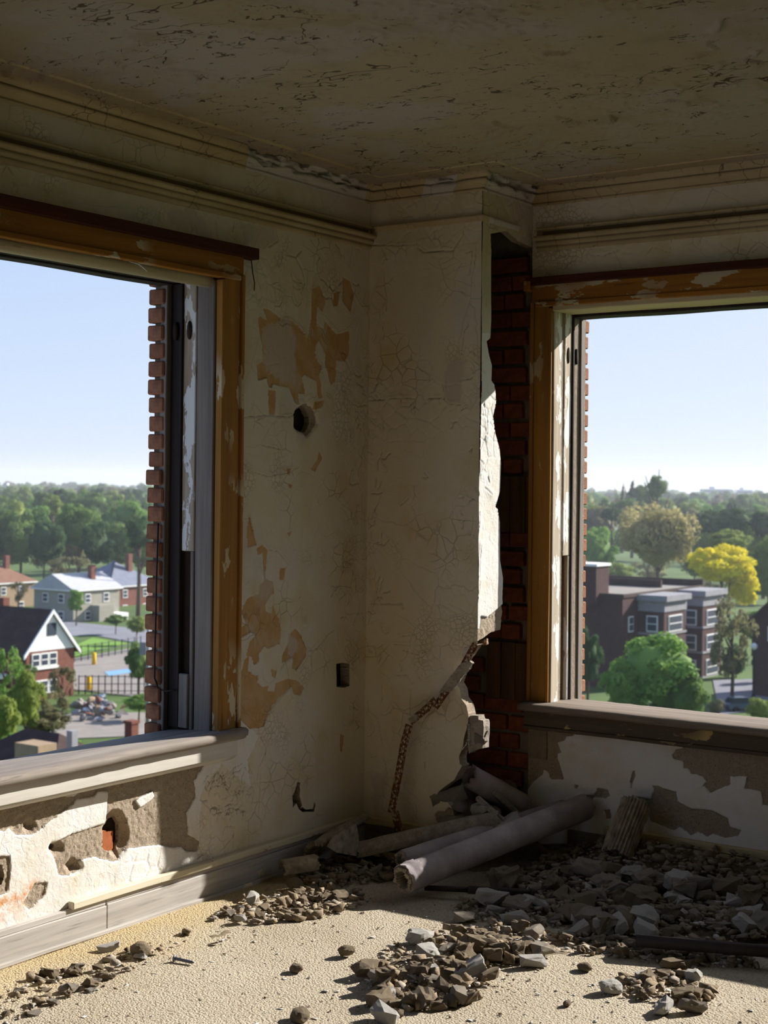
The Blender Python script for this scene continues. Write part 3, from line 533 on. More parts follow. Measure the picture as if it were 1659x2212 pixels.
# ---- cornice, picture rail, ceiling fillet (swept profiles)
def sweep(name, path, prof, m, label, step=.03, worn=None, amp=.0012, parent=None):
    """profile (out, z) carried round the room's corners with mitres"""
    path = [np.array(p, float) for p in path]; prof = np.array(prof); ns = []
    for a, b in zip(path[:-1], path[1:]):
        d = (b-a)/np.linalg.norm(b-a); ns.append(np.array([d[1], -d[0]]))
    off = [ns[0]]+[(a+b)/(1+a@b) for a, b in zip(ns[:-1], ns[1:])]+[ns[-1]]
    rings = []; wv = []
    for i in range(len(path)-1):
        L = np.linalg.norm(path[i+1]-path[i]); k = max(1, int(L/step))
        for j in range(k+(i == len(path)-2)):
            t = j/k; c = path[i]*(1-t)+path[i+1]*t; o = off[i]*(1-t)+off[i+1]*t
            w = worn(c) if worn else 0
            nz_ = np.array([float(fbm(np.array([c[0]*23+c[1]*31+r*1.7]), np.array([r*2.3+c[1]*9]), 5, 2)[0])-.5 for r in range(len(prof))])
            out = prof[:, 0]*(1-.75*w*np.clip(.5+2.2*nz_, 0, 1))+nz_*amp*(1+5*w); out = np.where(prof[:, 0] < .001, prof[:, 0], out)
            zz = prof[:, 1]+nz_*amp*(1+3*w)
            rings.append(np.stack([c[0]+o[0]*out, c[1]+o[1]*out, zz], 1)); wv += [w]*len(prof)
    n = len(prof); V = np.concatenate(rings); R = len(rings); Q = []
    for i in range(R-1):
        for k in range(n-1): Q.append((i*n+k, i*n+k+1, (i+1)*n+k+1, (i+1)*n+k))
    me = np_mesh(name, V, Q, None, False); attr(me, 'worn', wv)
    o = link(name, me, m, parent)
    return tag(o, label, 'moulding', kind='structure')
def worn_f(c):
    w = 0
    if c[0] < .02 and -.85 < c[1] < -.05: w = .9
    if c[1] < .02 and .26 < c[0] < .45: w = .6
    if c[0] > .5 and 0.02 < c[1] < .40 and c[0] < .65: w = .8
    return w
ring = [(0, -4), (0, 0), (CX1, 0), (CX1, RY), (4.2, RY)]
sweep('trim_1', ring, [(.0, 2.856), (.010, 2.858), (.013, 2.866), (.008, 2.868), (.016, 2.872), (.026, 2.878), (.042, 2.884), (.050, 2.892), (.050, 2.900), (.040, 2.903), (.060, 2.908), (.068, 2.916), (.072, 2.932)], MAT['crown'], 'moulded plaster cornice around the ceiling with broken stretches', worn=worn_f)
sweep('trim_2', ring, [(.165, 2.934), (.168, 2.926), (.182, 2.926), (.186, 2.934)], MAT['crown'], 'thin raised fillet line on the ceiling outside the cornice')
rail = [(.0, 2.652), (.010, 2.655), (.014, 2.670), (.008, 2.673), (.022, 2.678), (.026, 2.692), (.018, 2.695), (.036, 2.700), (.042, 2.710), (.036, 2.718), (.012, 2.720), (.010, 2.744), (.026, 2.747), (.022, 2.756), (0, 2.760)]
sweep('trim_3', [(0, -4), (0, -.004)], rail, MAT['crown'], 'picture rail moulding along the left wall above window')
sweep('trim_4', [(0.002, 0), (CX1, 0), (CX1, .30)], [(0, 2.728), (.010, 2.731), (.012, 2.742), (.018, 2.746), (.018, 2.754), (0, 2.758)], MAT['crown'], 'slim moulding around the corner chase', worn=lambda c: .8 if c[1] > .05 else 0)
sweep('trim_5', [(CX1+.03, RY), (4.2, RY)], rail, MAT['crown'], 'picture rail moulding above the right window')

slot_shade = flat('rail_slot_shade', srgb(104, 90, 66))  # dark colour stands in for the shade inside the rail's recess
sweep('trim_6', [(0, -4), (0, -.03)], [(.0125, 2.7225), (.0135, 2.7380)], slot_shade, 'dark strip painting the shade in the hook slot of the left picture rail', amp=.0003)
sweep('trim_7', [(CX1+.06, RY), (4.2, RY)], [(.0125, 2.7225), (.0135, 2.7380)], slot_shade, 'dark strip painting the shade in the hook slot of the right picture rail', amp=.0003)
# ---- LEFT WINDOW
w1 = tag(bpy.data.objects.new('window_1', None), 'left window opening with ochre casing and weathered grey jamb, sashes gone', 'window', kind='structure'); COL.objects.link(w1); w1.location = (0, -2.2, .6)
def wp(o, w):
    o.parent = w; o.matrix_parent_inverse = Matrix.Translation(-w.location); return o
J = -1.016
def cas_profile(name, lo, hi, m, w, axis, side):
    """casing: flat board with a bead on each edge"""
    return wp(boards(name, lo, hi, m, None, 18, axis, .0012), w)
wp(boards('casing', (.0, -1.0, .645), (.026, -.905, 2.41), MAT['ochre_v'], None, 20, 2, .0012), w1)
wp(boards('casing_bead', (.0, J-.004, .645), (.034, -1.0, 2.40), MAT['ochre_v'], None, 20, 2, .001), w1)
wp(boards('casing_back_band', (.0, -.905, .645), (.036, -.887, 2.43), MAT['ochre_v'], None, 20, 2, .001), w1)
wp(boards('head_casing', (0, -3.5, 2.425), (.028, -.89, 2.505), MAT['ochre_y'], None, 24, 1, .001), w1)
wp(boards('head_casing_bead', (0, -3.5, 2.405), (.036, -.91, 2.427), MAT['ochre_y'], None, 24, 1, .0015), w1)
wp(boards('head_strip', (0, -3.5, 2.498), (.052, -.822, 2.542), MAT['red_y'], None, 24, 1, .001), w1)
wp(tube('head_roll', [(-.03, -3.45, 2.394), (-.03, -2.2, 2.393), (-.03, -1.03, 2.394)], .026, wood_mat('cream_painted_roll', srgb(196, 182, 150), srgb(170, 154, 122), None, axis=1), None, 14), w1)
wp(boards('head_lining', (-.25, -3.42, 2.40), (-.03, J, 2.42), MAT['dark_v'], None, 10, 1, .001), w1)
wp(boards('head_outer_board', (-.30, -3.42, 2.392), (-.23, J, 2.42), MAT['dark_v'], None, 14, 1, .002), w1)
wp(boards('jamb_stop', (-.09, J-.012, .635), (-.004, J+.02, 2.40), MAT['grey_v'], None, 16, 2, .0015), w1)
wp(boards('jamb_groove', (-.112, J+.012, .635), (-.088, J+.03, 2.40), MAT['dark_v'], None, 8, 2, .0006), w1)
pz0, pz1 = onY(395, 1455, J)[2], onY(395, 1190, J)[2]
wp(boards('pulley_stile', (-.176, J+.002, pz1), (-.110, J+.02, 2.40), MAT['white_v'], None, 14, 2, .001), w1)
wp(boards('pulley_stile', (-.128, J+.002, .635), (-.110, J+.02, pz1), MAT['grey_v'], None, 10, 2, .001), w1)
cov = wp(boards('pocket_cover', (-.176, J-.006, .64), (-.128, J+.012, pz0), MAT['grey_v'], None, 6, 2, .002), w1); 
wp(boards('pocket_cavity', (-.18, J+.05, pz0-.05), (-.12, J+.06, pz1+.02), MAT['cavity'], None, 3, 2, 0), w1)
wp(boards('parting_strip', (-.188, J-.008, .635), (-.175, J+.02, 2.40), MAT['dark_v'], None, 12, 2, .001), w1)
wp(boards('sash_track', (-.252, J+.010, .635), (-.186, J+.028, 2.40), MAT['dark_v'], None, 10, 2, .001), w1)
wp(boards('blind_stop', (-.285, J-.016, .62), (-.250, J+.03, 2.40), MAT['grey_v'], None, 14, 2, .0025), w1)
for xx, nm in ((-.143, 'pulley'), (-.218, 'pulley')):  # dark oval plates paint the shade of the pulley holes
    V, Q, T = tube_pts([(xx, J-.002, 2.21), (xx, J+.006, 2.21)], .012, 14)
    V = [(a, b, 2.21+(c-2.21)*3.1) for a, b, c in V]
    wp(link(nm, np_mesh(nm, V, Q, T), MAT['cavity']), w1)
# sill and apron
def sill_mesh(name, prof, a, b, n, axis, m, w, amp=.002, end_round=.03):
    """prof: (out, z) closed; runs along axis from a to b"""
    V = []; Q = []; T = []; k = len(prof); s = random.uniform(0, 50)
    for i in range(n+1):
        t = a+(b-a)*i/n
        for j, (o, z) in enumerate(prof):
            oo = o+amp*(math.sin(t*9+s+j)*.5+random.uniform(-.6, .6)); zz = z+amp*.5*random.uniform(-1, 1)
            V.append((oo, t, zz) if axis == 1 else (t, oo, zz))
    for i in range(n):
        for j in range(k):
            j2 = (j+1) % k; Q.append((i*k+j, (i+1)*k+j, (i+1)*k+j2, i*k+j2))
    V0 = len(V); c0 = np.mean([V[j] for j in range(k)], 0); c1 = np.mean([V[n*k+j] for j in range(k)], 0); V += [tuple(c0), tuple(c1)]
    for j in range(k):
        j2 = (j+1) % k; T.append((V0, j, j2)); T.append((V0+1, n*k+j2, n*k+j))
    me = np_mesh(name, V, Q, T); bm = bmesh.new(); bm.from_mesh(me); bmesh.ops.recalc_face_normals(bm, faces=bm.faces[:]); bm.to_mesh(me); bm.free()
    return wp(link(name, me, m), w)
sill_mesh('sill', [(-.34, .585), (-.34, .60), (-.25, .622), (-.06, .643), (.06, .648), (.080, .647), (.088, .641), (.090, .626), (.084, .614), (.074, .608), (.02, .606), (-.1, .59)], -3.5, -.915, 60, 1, MAT['grey_y'], w1)
sill_mesh('sill_horn', [(.0, .608), (.0, .643), (.05, .645), (.062, .635), (.06, .615), (.045, .608)], -.915, -.872, 4, 1, MAT['grey_y'], w1)
wp(boards('apron', (.0, -3.5, .545), (.062, -.935, .608), MAT['apron_y'], None, 26, 1, .001), w1)
sill_mesh('apron_bead', [(.0, .522), (.0, .55), (.050, .55), (.052, .540), (.036, .530), (.02, .522)], -3.5, -.935, 40, 1, MAT['apron_y'], w1, .001)
# wire hanging at the outer jamb
wpx = [(342, 1130), (338, 1250), (336, 1350), (334, 1420), (334, 1465), (342, 1488), (358, 1493), (380, 1490)]
tube('electric_wire', [onY(a, b, J-.02-.02*(i < 5)) for i, (a, b) in enumerate(wpx)], .0035, MAT['darkpipe'], None, 8)
tag(bpy.data.objects['electric_wire'], 'thin dark wire hanging down the outer jamb of the left window', 'wire')
tube('hanging_cord', [onX(543, 563, .045), onX(546, 590, .03), onX(550, 612, .02), onX(549, 628, .015)], .0022, MAT['darkpipe'], None, 6)
tag(bpy.data.objects['hanging_cord'], 'short dark cord hanging from the end of the red head strip', 'cord')

# ---- RIGHT WINDOW
w2 = tag(bpy.data.objects.new('window_2', None), 'right window opening with ochre casing and sunlit flaking jamb, sashes gone', 'window', kind='structure'); COL.objects.link(w2); w2.location = (2.0, RY, .6)
Jx = .700
wp(boards('casing', (.606, RY-.014, .655), (Jx-.020, RY, 2.41), MAT['ochre_v'], None, 20, 2, .0012), w2)
wp(boards('casing_back_band', (.588, RY-.022, .655), (.606, RY, 2.43), MAT['ochre_v'], None, 20, 2, .0015), w2)
wp(boards('casing_bead', (Jx-.022, RY-.018, .655), (Jx-.006, RY, 2.40), MAT['ochre_v'], None, 20, 2, .001), w2)
wp(boards('head_casing', (.60, RY-.028, 2.425), (3.45, RY, 2.505), MAT['ochre_x'], None, 24, 0, .001), w2)
wp(boards('head_casing_bead', (.62, RY-.036, 2.405), (3.45, RY, 2.427), MAT['ochre_x'], None, 24, 0, .0012), w2)
wp(boards('head_strip', (.575, RY-.048, 2.500), (3.45, RY, 2.535), MAT['red_x'], None, 24, 0, .001), w2)
wp(box('strip_bracket', (.568, RY-.055, 2.475), (.602, RY-.005, 2.52), MAT['ochre_x'], None, .004, .003), w2)
wp(boards('head_lining', (Jx, RY-.02, 2.385), (3.35, RY+.16, 2.42), wood_mat('cream_head_lining', srgb(204, 190, 156), srgb(180, 164, 130), None, axis=0), None, 12, 0, .001), w2)
wp(boards('head_outer_board', (Jx, RY+.16, 2.372), (3.35, RY+.27, 2.42), MAT['dark_v'], None, 20, 0, .002), w2)
wp(boards('jamb_stop', (Jx-.022, RY, .65), (Jx, RY+.075, 2.39), MAT['white_v'], None, 16, 2, .0012), w2)
wp(boards('jamb_groove', (Jx-.03, RY+.075, .65), (Jx-.012, RY+.10, 2.39), MAT['brown_v'], None, 8, 2, .0006), w2)
qz = 1.30
wp(boards('pulley_stile', (Jx-.02, RY+.10, qz), (Jx, RY+.165, 2.39), MAT['white_v'], None, 14, 2, .001), w2)
wp(boards('pulley_stile', (Jx-.02, RY+.145, .65), (Jx, RY+.165, qz), MAT['white_v'], None, 10, 2, .001), w2)
wp(boards('pocket_cavity', (Jx-.100, RY+.09, .64), (Jx-.095, RY+.16, qz+.02), MAT['cavity'], None, 3, 2, 0), w2)
wp(boards('parting_strip', (Jx-.02, RY+.165, .65), (Jx+.008, RY+.180, 2.39), MAT['dark_v'], None, 12, 2, .001), w2)
wp(boards('sash_track', (Jx-.03, RY+.180, .65), (Jx-.006, RY+.250, 2.39), MAT['grey_v'], None, 10, 2, .001), w2)
wp(boards('blind_stop', (Jx-.02, RY+.250, .62), (Jx+.004, RY+.285, 2.39), MAT['grey_v'], None, 14, 2, .002), w2)
for yy in (RY+.132, RY+.212):  # pulley holes again as dark ovals, their shade put into the colour
    V, Q, T = tube_pts([(Jx-.008, yy, 2.20), (Jx+.003, yy, 2.20)], .012, 14); V = [(a, b, 2.20+(c-2.20)*3.) for a, b, c in V]
    wp(link('pulley', np_mesh('pulley', V, Q, T), MAT['cavity']), w2)
sill_mesh('sill', [(.79, .60), (.79, .625), (.66, .648), (.45, .656), (.345, .657), (.326, .650), (.322, .636), (.330, .624), (.36, .620), (.6, .60)], .592, 3.45, 60, 0, MAT['grey_x'], w2)
wp(boards('apron', (.590, RY-.045, .552), (3.45, RY, .622), MAT['apron_x'], None, 26, 0, .001), w2)
wp(boards('apron_bead', (.590, RY-.055, .538), (3.45, RY, .553), MAT['apron_x'], None, 26, 0, .0012), w2)

# ---- baseboards
def sub(o, parent): o.parent = parent; return o
bb = tag(bpy.data.objects.new('baseboard_left', None), 'weathered grey wooden baseboard along the left wall, cap partly missing', 'baseboard', kind='structure'); COL.objects.link(bb)
yj = onX(235, 1990, .03)[1]
sub(boards('board', (.0, -3.6, 0), (.022, yj-.002, .100), MAT['base_y'], None, 16, 1, .0015), bb)
sub(boards('board', (.0, yj+.002, 0), (.020, -.002, .102), MAT['base_y'], None, 16, 1, .0015), bb)
sub(boards('board_top_bead', (.0, -3.6, .100), (.017, yj-.002, .122), MAT['base_y'], None, 12, 1, .001), bb)
sub(boards('board_top_bead', (.0, yj+.002, .102), (.016, -.002, .122), MAT['base_y'], None, 12, 1, .001), bb)
sub(boards('shoe_strip', (.0, -3.6, 0), (.034, -.45, .016), MAT['base_y'], None, 16, 1, .002), bb)
sub(boards('cap', (.0, onX(155, 1950, .02)[1], .122), (.030, -.004, .148), MAT['cap_y'], None, 20, 1, .0015), bb)
bf = tag(bpy.data.objects.new('baseboard_chase', None), 'cream capped baseboard at the foot of the corner chase', 'baseboard', kind='structure'); COL.objects.link(bf)
sub(boards('board', (.02, -.020, 0), (.36, 0, .11), MAT['base_x'], None, 6, 0, .0015), bf); sub(boards('cap', (.02, -.028, .110), (.37, 0, .142), MAT['cap_x'], None, 6, 0, .0015), bf)
br_ = tag(bpy.data.objects.new('baseboard_right', None), 'dusty baseboard under the right window behind the rubble', 'baseboard', kind='structure'); COL.objects.link(br_)
sub(boards('board', (.80, RY-.020, 0), (4.2, RY, .11), MAT['base_x'], None, 20, 0, .0015), br_); sub(boards('cap', (.98, RY-.030, .118), (4.2, RY, .150), MAT['cap_x'], None, 20, 0, .0015), br_)
sub(boards('loose_strip', (1.10, RY-.045, .100), (1.62, RY-.032, .116), MAT['cap_x'], None, 6, 0, .003), br_)
# ================================================================== LOOSE THINGS IN THE ROOM
GA = np.array
def slot(o, m):
    o.material_slots[0].link = 'OBJECT'; o.material_slots[0].material = m; return o
# heaps of debris on the floor
cA = onZ(930, 2105, 0); cA2 = onZ(1090, 2040, 0); cC = onZ(1430, 2150, 0)
def heap(x, y):
    x = np.asarray(x, float); y = np.asarray(y, float)
    h = .040*np.exp(-((x-cA[0])/.22)**2-((y-cA[1])/.17)**2)+.035*np.exp(-((x-cA2[0])/.22)**2-((y-cA2[1])/.16)**2)+.012*np.exp(-((x-cC[0])/.16)**2-((y-cC[1])/.10)**2)
    b = .105*np.exp(-np.clip(RY-.02-y, 0, 9)**2/.42**2)*sst(x, .55, 1.15)*sst(y, -.72, -.1)+.03*sst(y, -.62, -.35)*sst(x, .9, 1.2)
    k = .16*np.exp(-((x-.50)/.22)**2-((y-.22)/.22)**2)
    l = .014*np.exp(-((x-.22)/.12)**2)*sst(y, -1.3, -.9)*sst(-y, .1, .3)+.010*np.exp(-((x-.34)/.05)**2)*sst(-y, 1.0, 1.2)
    return h+np.maximum(b, k)+l
n1, n2 = 260, 220
bx_, by_ = np.meshgrid(np.linspace(.03, 2.6, n1), np.linspace(-1.45, RY-.012, n2), indexing='ij')
bz_ = heap(bx_, by_)*.92+(fbm(bx_*28, by_*28, 19, 4)-.5)*.030-.016
inside = (bx_ < CX1) & (by_ > -.01)
idx = np.arange(n1*n2).reshape(n1, n2); q = np.stack([idx[:-1, :-1], idx[1:, :-1], idx[1:, 1:], idx[:-1, 1:]], -1).reshape(-1, 4)
zf = bz_.ravel(); q = q[(zf[q].max(1) > -.006)]
dust = link('debris_bed', np_mesh('debris_bed', np.stack([bx_, by_, bz_], -1).reshape(-1, 3), q, None, True), rubble_mat('crushed_plaster_dust', srgb(146, 130, 106), srgb(116, 102, 84), srgb(82, 70, 58)))
tag(dust, 'crushed plaster and mortar dust under the rubble on the floor', 'debris', kind='stuff')
# chunk shapes
def hull_mesh(nm, sx, sy, sz, n, cut=0, rough=.0):
    bm = bmesh.new()
    for _ in range(n):
        v = Vector((random.uniform(-1, 1), random.uniform(-1, 1), random.uniform(-1, 1)))
        m_ = max(abs(a) for a in v); v = v/m_*random.uniform(.72, 1) if random.random() < .75 else v
        bm.verts.new((v.x*sx, v.y*sy, v.z*sz))
    r = bmesh.ops.convex_hull(bm, input=bm.verts[:]); bmesh.ops.delete(bm, geom=list({g for g in r['geom_interior'] if isinstance(g, bmesh.types.BMVert)}), context='VERTS')
    bmesh.ops.dissolve_limit(bm, angle_limit=.22, verts=bm.verts[:], edges=bm.edges[:])
    if rough:
        bmesh.ops.triangulate(bm, faces=bm.faces[:]); bmesh.ops.subdivide_edges(bm, edges=bm.edges[:], cuts=2, use_grid_fill=True)
        s = random.uniform(0, 90)
        for v in bm.verts:
            from mathutils import noise as mn
            v.co += v.co.normalized()*rough*(mn.noise(v.co*2.2+Vector((s, 0, 0)))+.6*mn.noise(v.co*5+Vector((s, 3, 0))))
    me = bm_mesh(nm, bm); me.materials.append(MAT['r_brown']); return me
LO = [hull_mesh('bit', 1, random.uniform(.5, .9), random.uniform(.3, .6), 11) for _ in range(8)]
CH = [hull_mesh('chunk', 1, random.uniform(.55, .9), random.uniform(.4, .65), 16, rough=.16) for _ in range(9)]
LU = [hull_mesh('chunk', 1, random.uniform(.7, .95), random.uniform(.55, .75), 26, rough=.30) for _ in range(6)]
FL = [hull_mesh('flake', 1, random.uniform(.6, .9), random.uniform(.10, .2), 14) for _ in range(6)]
def round_mesh():
    bm = bmesh.new(); bmesh.ops.create_icosphere(bm, subdivisions=3, radius=1); s = random.uniform(0, 90)
    from mathutils import noise as mn
    for v in bm.verts: v.co *= 1+.22*mn.noise(v.co*1.3+Vector((s, 0, 0)))+.09*mn.noise(v.co*4+Vector((s, 0, 0)))+.04*mn.noise(v.co*9); v.co.y *= .74; v.co.z *= .55
    me = bm_mesh('stone', bm); me.materials.append(MAT['r_brown']); return me
RO = [round_mesh() for _ in range(4)]
BR = [hull_mesh('block', 1, random.uniform(.42, .6), random.uniform(.34, .5), 40, rough=.07) for _ in range(5)]
def chunk(name, px, py, spx, shapes, mk, label, cat, group=None, lift=0., rz=None, zs=1.):
    p = onZ(px, py, 0.0)
    for _ in range(3): p = onZ(px, py, float(heap(p[0], p[1]))+.01+lift)
    D = (p-CAM)@GA([-sy_, cy_, 0]); r = .5*spx*D/F_PX
    me = random.choice(shapes); o = slot(link(name, me), MAT[mk])
    zh = max(v.co.z for v in me.vertices)
    o.location = (p[0], p[1], float(heap(p[0], p[1]))+lift+r*zh*zs*.75); o.scale = (r*random.uniform(.9, 1.1), r*random.uniform(.9, 1.1), r*zs)
    o.rotation_euler = (random.uniform(-.3, .3), random.uniform(-.3, .3), random.uniform(0, 6.28) if rz is None else rz)
    return tag(o, label, cat, group)
named = [
 (647, 2196, 56, RO, 'r_brown', 'rounded brown stone alone at the bottom edge of the sunlit carpet'), (1152, 2079, 52, BR, 'r_white', 'pale grey angular block lying in sun right of the centre heap'),
 (830, 2198, 66, BR, 'r_white', 'flat white plaster block below the centre heap at the photo bottom edge'), (636, 1912, 48, RO, 'r_brown', 'tan rounded stone half in sun near the left baseboard'),
 (1320, 2136, 46, RO, 'r_white', 'rounded white lump at the left end of the bottom right group'), (1434, 2180, 58, CH, 'r_white', 'white knobbly plaster lump at the bottom of the bottom right group'),
 (1496, 2178, 66, BR, 'r_grey', 'pale ridged tile piece at the lower right of bottom right group'), (1112, 1988, 56, BR, 'r_white', 'long white plaster piece on the sunlit edge above the centre heap'),
 (1246, 2012, 50, CH, 'r_white', 'white notched plaster piece at the edge of the window shadow'), (1306, 2050, 30, FL, 'r_white', 'small white triangular plaster flake standing in sun'),
 (1480, 2044, 66, BR, 'r_brown', 'large tan mortar block leaning below the dark pipe on the right'), (1064, 1950, 66, CH, 'r_white', 'large pale plaster lump in shade just right of the long pipe end'),
 (236, 2046, 44, BR, 'r_white', 'white plaster block by left baseboard left of the screw'), (303, 2056, 62, RO, 'r_brown', 'brown crumbly mortar lump by left baseboard left of the screw'),
 (166, 2090, 36, CH, 'r_grey', 'grey plaster piece upright in the left foreground cluster'), (157, 2130, 34, CH, 'r_grey', 'grey rounded piece at the right of the left foreground cluster'),
 (462, 2032, 32, FL, 'r_grey', 'grey flat chip in sun between the left baseboard rubble and screw'), (545, 1940, 40, BR, 'r_white', 'pale plaster block in sun on the left baseboard rubble strip'),
 (1380, 2108, 34, BR, 'r_white', 'small white block at the top of the bottom right group'), (1497, 2112, 54, BR, 'r_white', 'flat white block at the upper right of bottom right group'),
 (1468, 2146, 56, CH, 'r_brown', 'tan tilted slab in the middle of the bottom right group'), (1262, 2090, 40, RO, 'r_brown', 'brown oval stone alone in sun right of the centre heap'),
 (748, 2056, 44, RO, 'r_brown', 'brown stone alone at the upper left of the centre heap'), (640, 2092, 38, RO, 'r_brown', 'small brown clod alone on the sunlit carpet left of centre heap'),
 (812, 2098, 24, CH, 'r_red', 'orange brick piece on the left side of the centre heap'), (1234, 1965, 40, RO, 'r_grey', 'grey round stone in shade above the notched white piece'),
 (1450, 2084, 50, BR, 'r_brown', 'brown mortar block at the shadow edge above bottom right group'), (1380, 1880, 66, CH, 'r_grey', 'broken grey slab below the leaning ribbed insulation piece'),
 (1320, 1870, 60, BR, 'r_brown', 'brown block at the foot of the leaning ribbed insulation piece'), (1225, 2165, 26, RO, 'r_brown', 'small brown clod between centre heap and bottom right group')]
for px, py, sp, sh, mk, lb in named: chunk('rubble_chunk', px, py, sp*(1.2 if mk == 'r_white' else .92 if sh is RO else 1.05), sh, mk, lb, 'rubble', None, .010 if mk == 'r_white' and float(heap(*onZ(px, py, .02)[:2])) > .008 else 0.)
def in_poly(x, y, poly):
    c = False; n = len(poly)
    for i in range(n):
        (a, b), (d, e) = poly[i], poly[(i+1) % n]
        if (b > y) != (e > y) and x < a+(y-b)*(d-a)/(e-b): c = not c
    return c
REG = [  # polygon in photo pixels, count, size range, shape mix, place words
 ([(790,2085),(850,2040),(960,2010),(1080,1995),(1180,2015),(1180,2055),(1060,2095),(1045,2150),(960,2180),(840,2188),(795,2150)], 66, (30, 74), [('r_brown', .74, CH+LU+BR, 'brown mortar'), ('r_white', .14, CH+FL, 'white plaster'), ('r_grey', .12, CH+BR, 'grey plaster')], 'in the sunlit heap at centre foreground', 'centre heap'),
 ([(960,1960),(1060,1930),(1120,1880),(1290,1822),(1400,1822),(1520,1846),(1700,1880),(1700,2010),(1560,2040),(1400,2020),(1200,2000),(1010,1990)], 112, (32, 84), [('r_brown', .45, CH+LU+BR, 'brown mortar'), ('r_white', .2, CH+FL+BR, 'white plaster'), ('r_grey', .35, CH+BR, 'grey plaster')], 'in the shaded heap under the right window', 'heap under right window'),
 ([(1180,2020),(1300,2020),(1420,2040),(1620,2060),(1640,2090),(1500,2090),(1380,2075),(1250,2060)], 18, (20, 40), [('r_brown', .6, CH+LU, 'brown mortar'), ('r_grey', .4, CH+BR, 'grey plaster')], 'along the shadow edge under the right window', 'shadow edge scatter'),
 ([(1330,2110),(1500,2100),(1545,2150),(1500,2170),(1350,2150)], 9, (22, 44), [('r_brown', .6, CH+LU, 'brown mortar'), ('r_grey', .4, CH+BR, 'grey plaster')], 'in the bottom right group on the carpet', 'bottom right group'),
 ([(450,1985),(520,1945),(620,1920),(780,1925),(800,1945),(700,1985),(560,1995)], 26, (18, 40), [('r_brown', .5, CH+LU, 'brown mortar'), ('r_white', .3, CH+FL, 'white plaster'), ('r_grey', .2, CH, 'grey plaster')], 'on the sunlit strip by the left baseboard', 'left baseboard strip'),
 ([(0,2150),(60,2110),(200,2080),(330,2035),(420,2010),(420,2030),(330,2070),(180,2150),(60,2200),(0,2212)], 20, (18, 42), [('r_brown', .4, CH+LU, 'brown mortar'), ('r_white', .3, CH+FL, 'white plaster'), ('r_grey', .3, CH, 'grey plaster')], 'in the trail at the left foreground', 'left foreground trail'),
 ([(640,1880),(760,1855),(850,1850),(850,1900),(760,1915),(660,1915)], 16, (20, 46), [('r_brown', .6, CH+FL, 'brown mortar'), ('r_grey', .4, CH+FL, 'grey plaster')], 'in shade left of the long pipe end', 'shade left of pipes'),
]
for poly, cnt, sz, mixs, where, grp in REG:
    xs = [a for a, b in poly]; ys = [b for a, b in poly]; k = 0
    while k < cnt:
        x, y = random.uniform(min(xs), max(xs)), random.uniform(min(ys), max(ys))
        if not in_poly(x, y, poly): continue
        r = random.random()
        for mk, w, sh, word in mixs:
            if r < w: break
            r -= w
        pz_ = onZ(x, y, .05)
        if pz_[1] > RY-.10 or pz_[0] < .07 or (pz_[0] < CX1 and pz_[1] > -.06): continue
        t_ = random.random()**1.6; big = ('small', 'middling', 'large')[min(2, int(t_*3.2))]; shp = random.choice(sh); fw = 'flake' if shp in FL else 'block' if shp in BR else 'clod' if shp in LU else 'fragment'
        chunk('rubble_chunk', x, y, sz[0]+(sz[1]-sz[0])*t_, [shp], mk, '%s %s %s %s' % (big, word, fw, where), 'rubble', '%s %s %ss: %s' % (big, word, fw, grp)); k += 1
# pieces fallen inside the broken chase
for px, py, Y, sp, mk in ((968, 1722, .05, 84, 'r_grey'), (985, 1738, .06, 60, 'r_grey'), (1012, 1752, .10, 70, 'r_brown'), (1040, 1748, .06, 66, 'r_white'), (1010, 1715, .22, 56, 'r_grey'), (1060, 1760, .14, 60, 'r_brown'), (1100, 1780, .10, 80, 'r_white'), (1085, 1700, .34, 70, 'r_brown'), (975, 1775, .0, 60, 'r_grey'), (1120, 1790, .2, 60, 'r_brown')):
    p = onY(px, py, Y); r = .5*sp*6.5/F_PX; o = slot(link('rubble_chunk', random.choice(CH+BR)), MAT[mk]); o.location = p; o.scale = (r, r, r); o.rotation_euler = (random.uniform(-.4, .4), random.uniform(-.4, .4), random.uniform(0, 6))
    tag(o, 'plaster and mortar lump fallen inside the broken corner chase', 'rubble', 'lumps inside the chase')
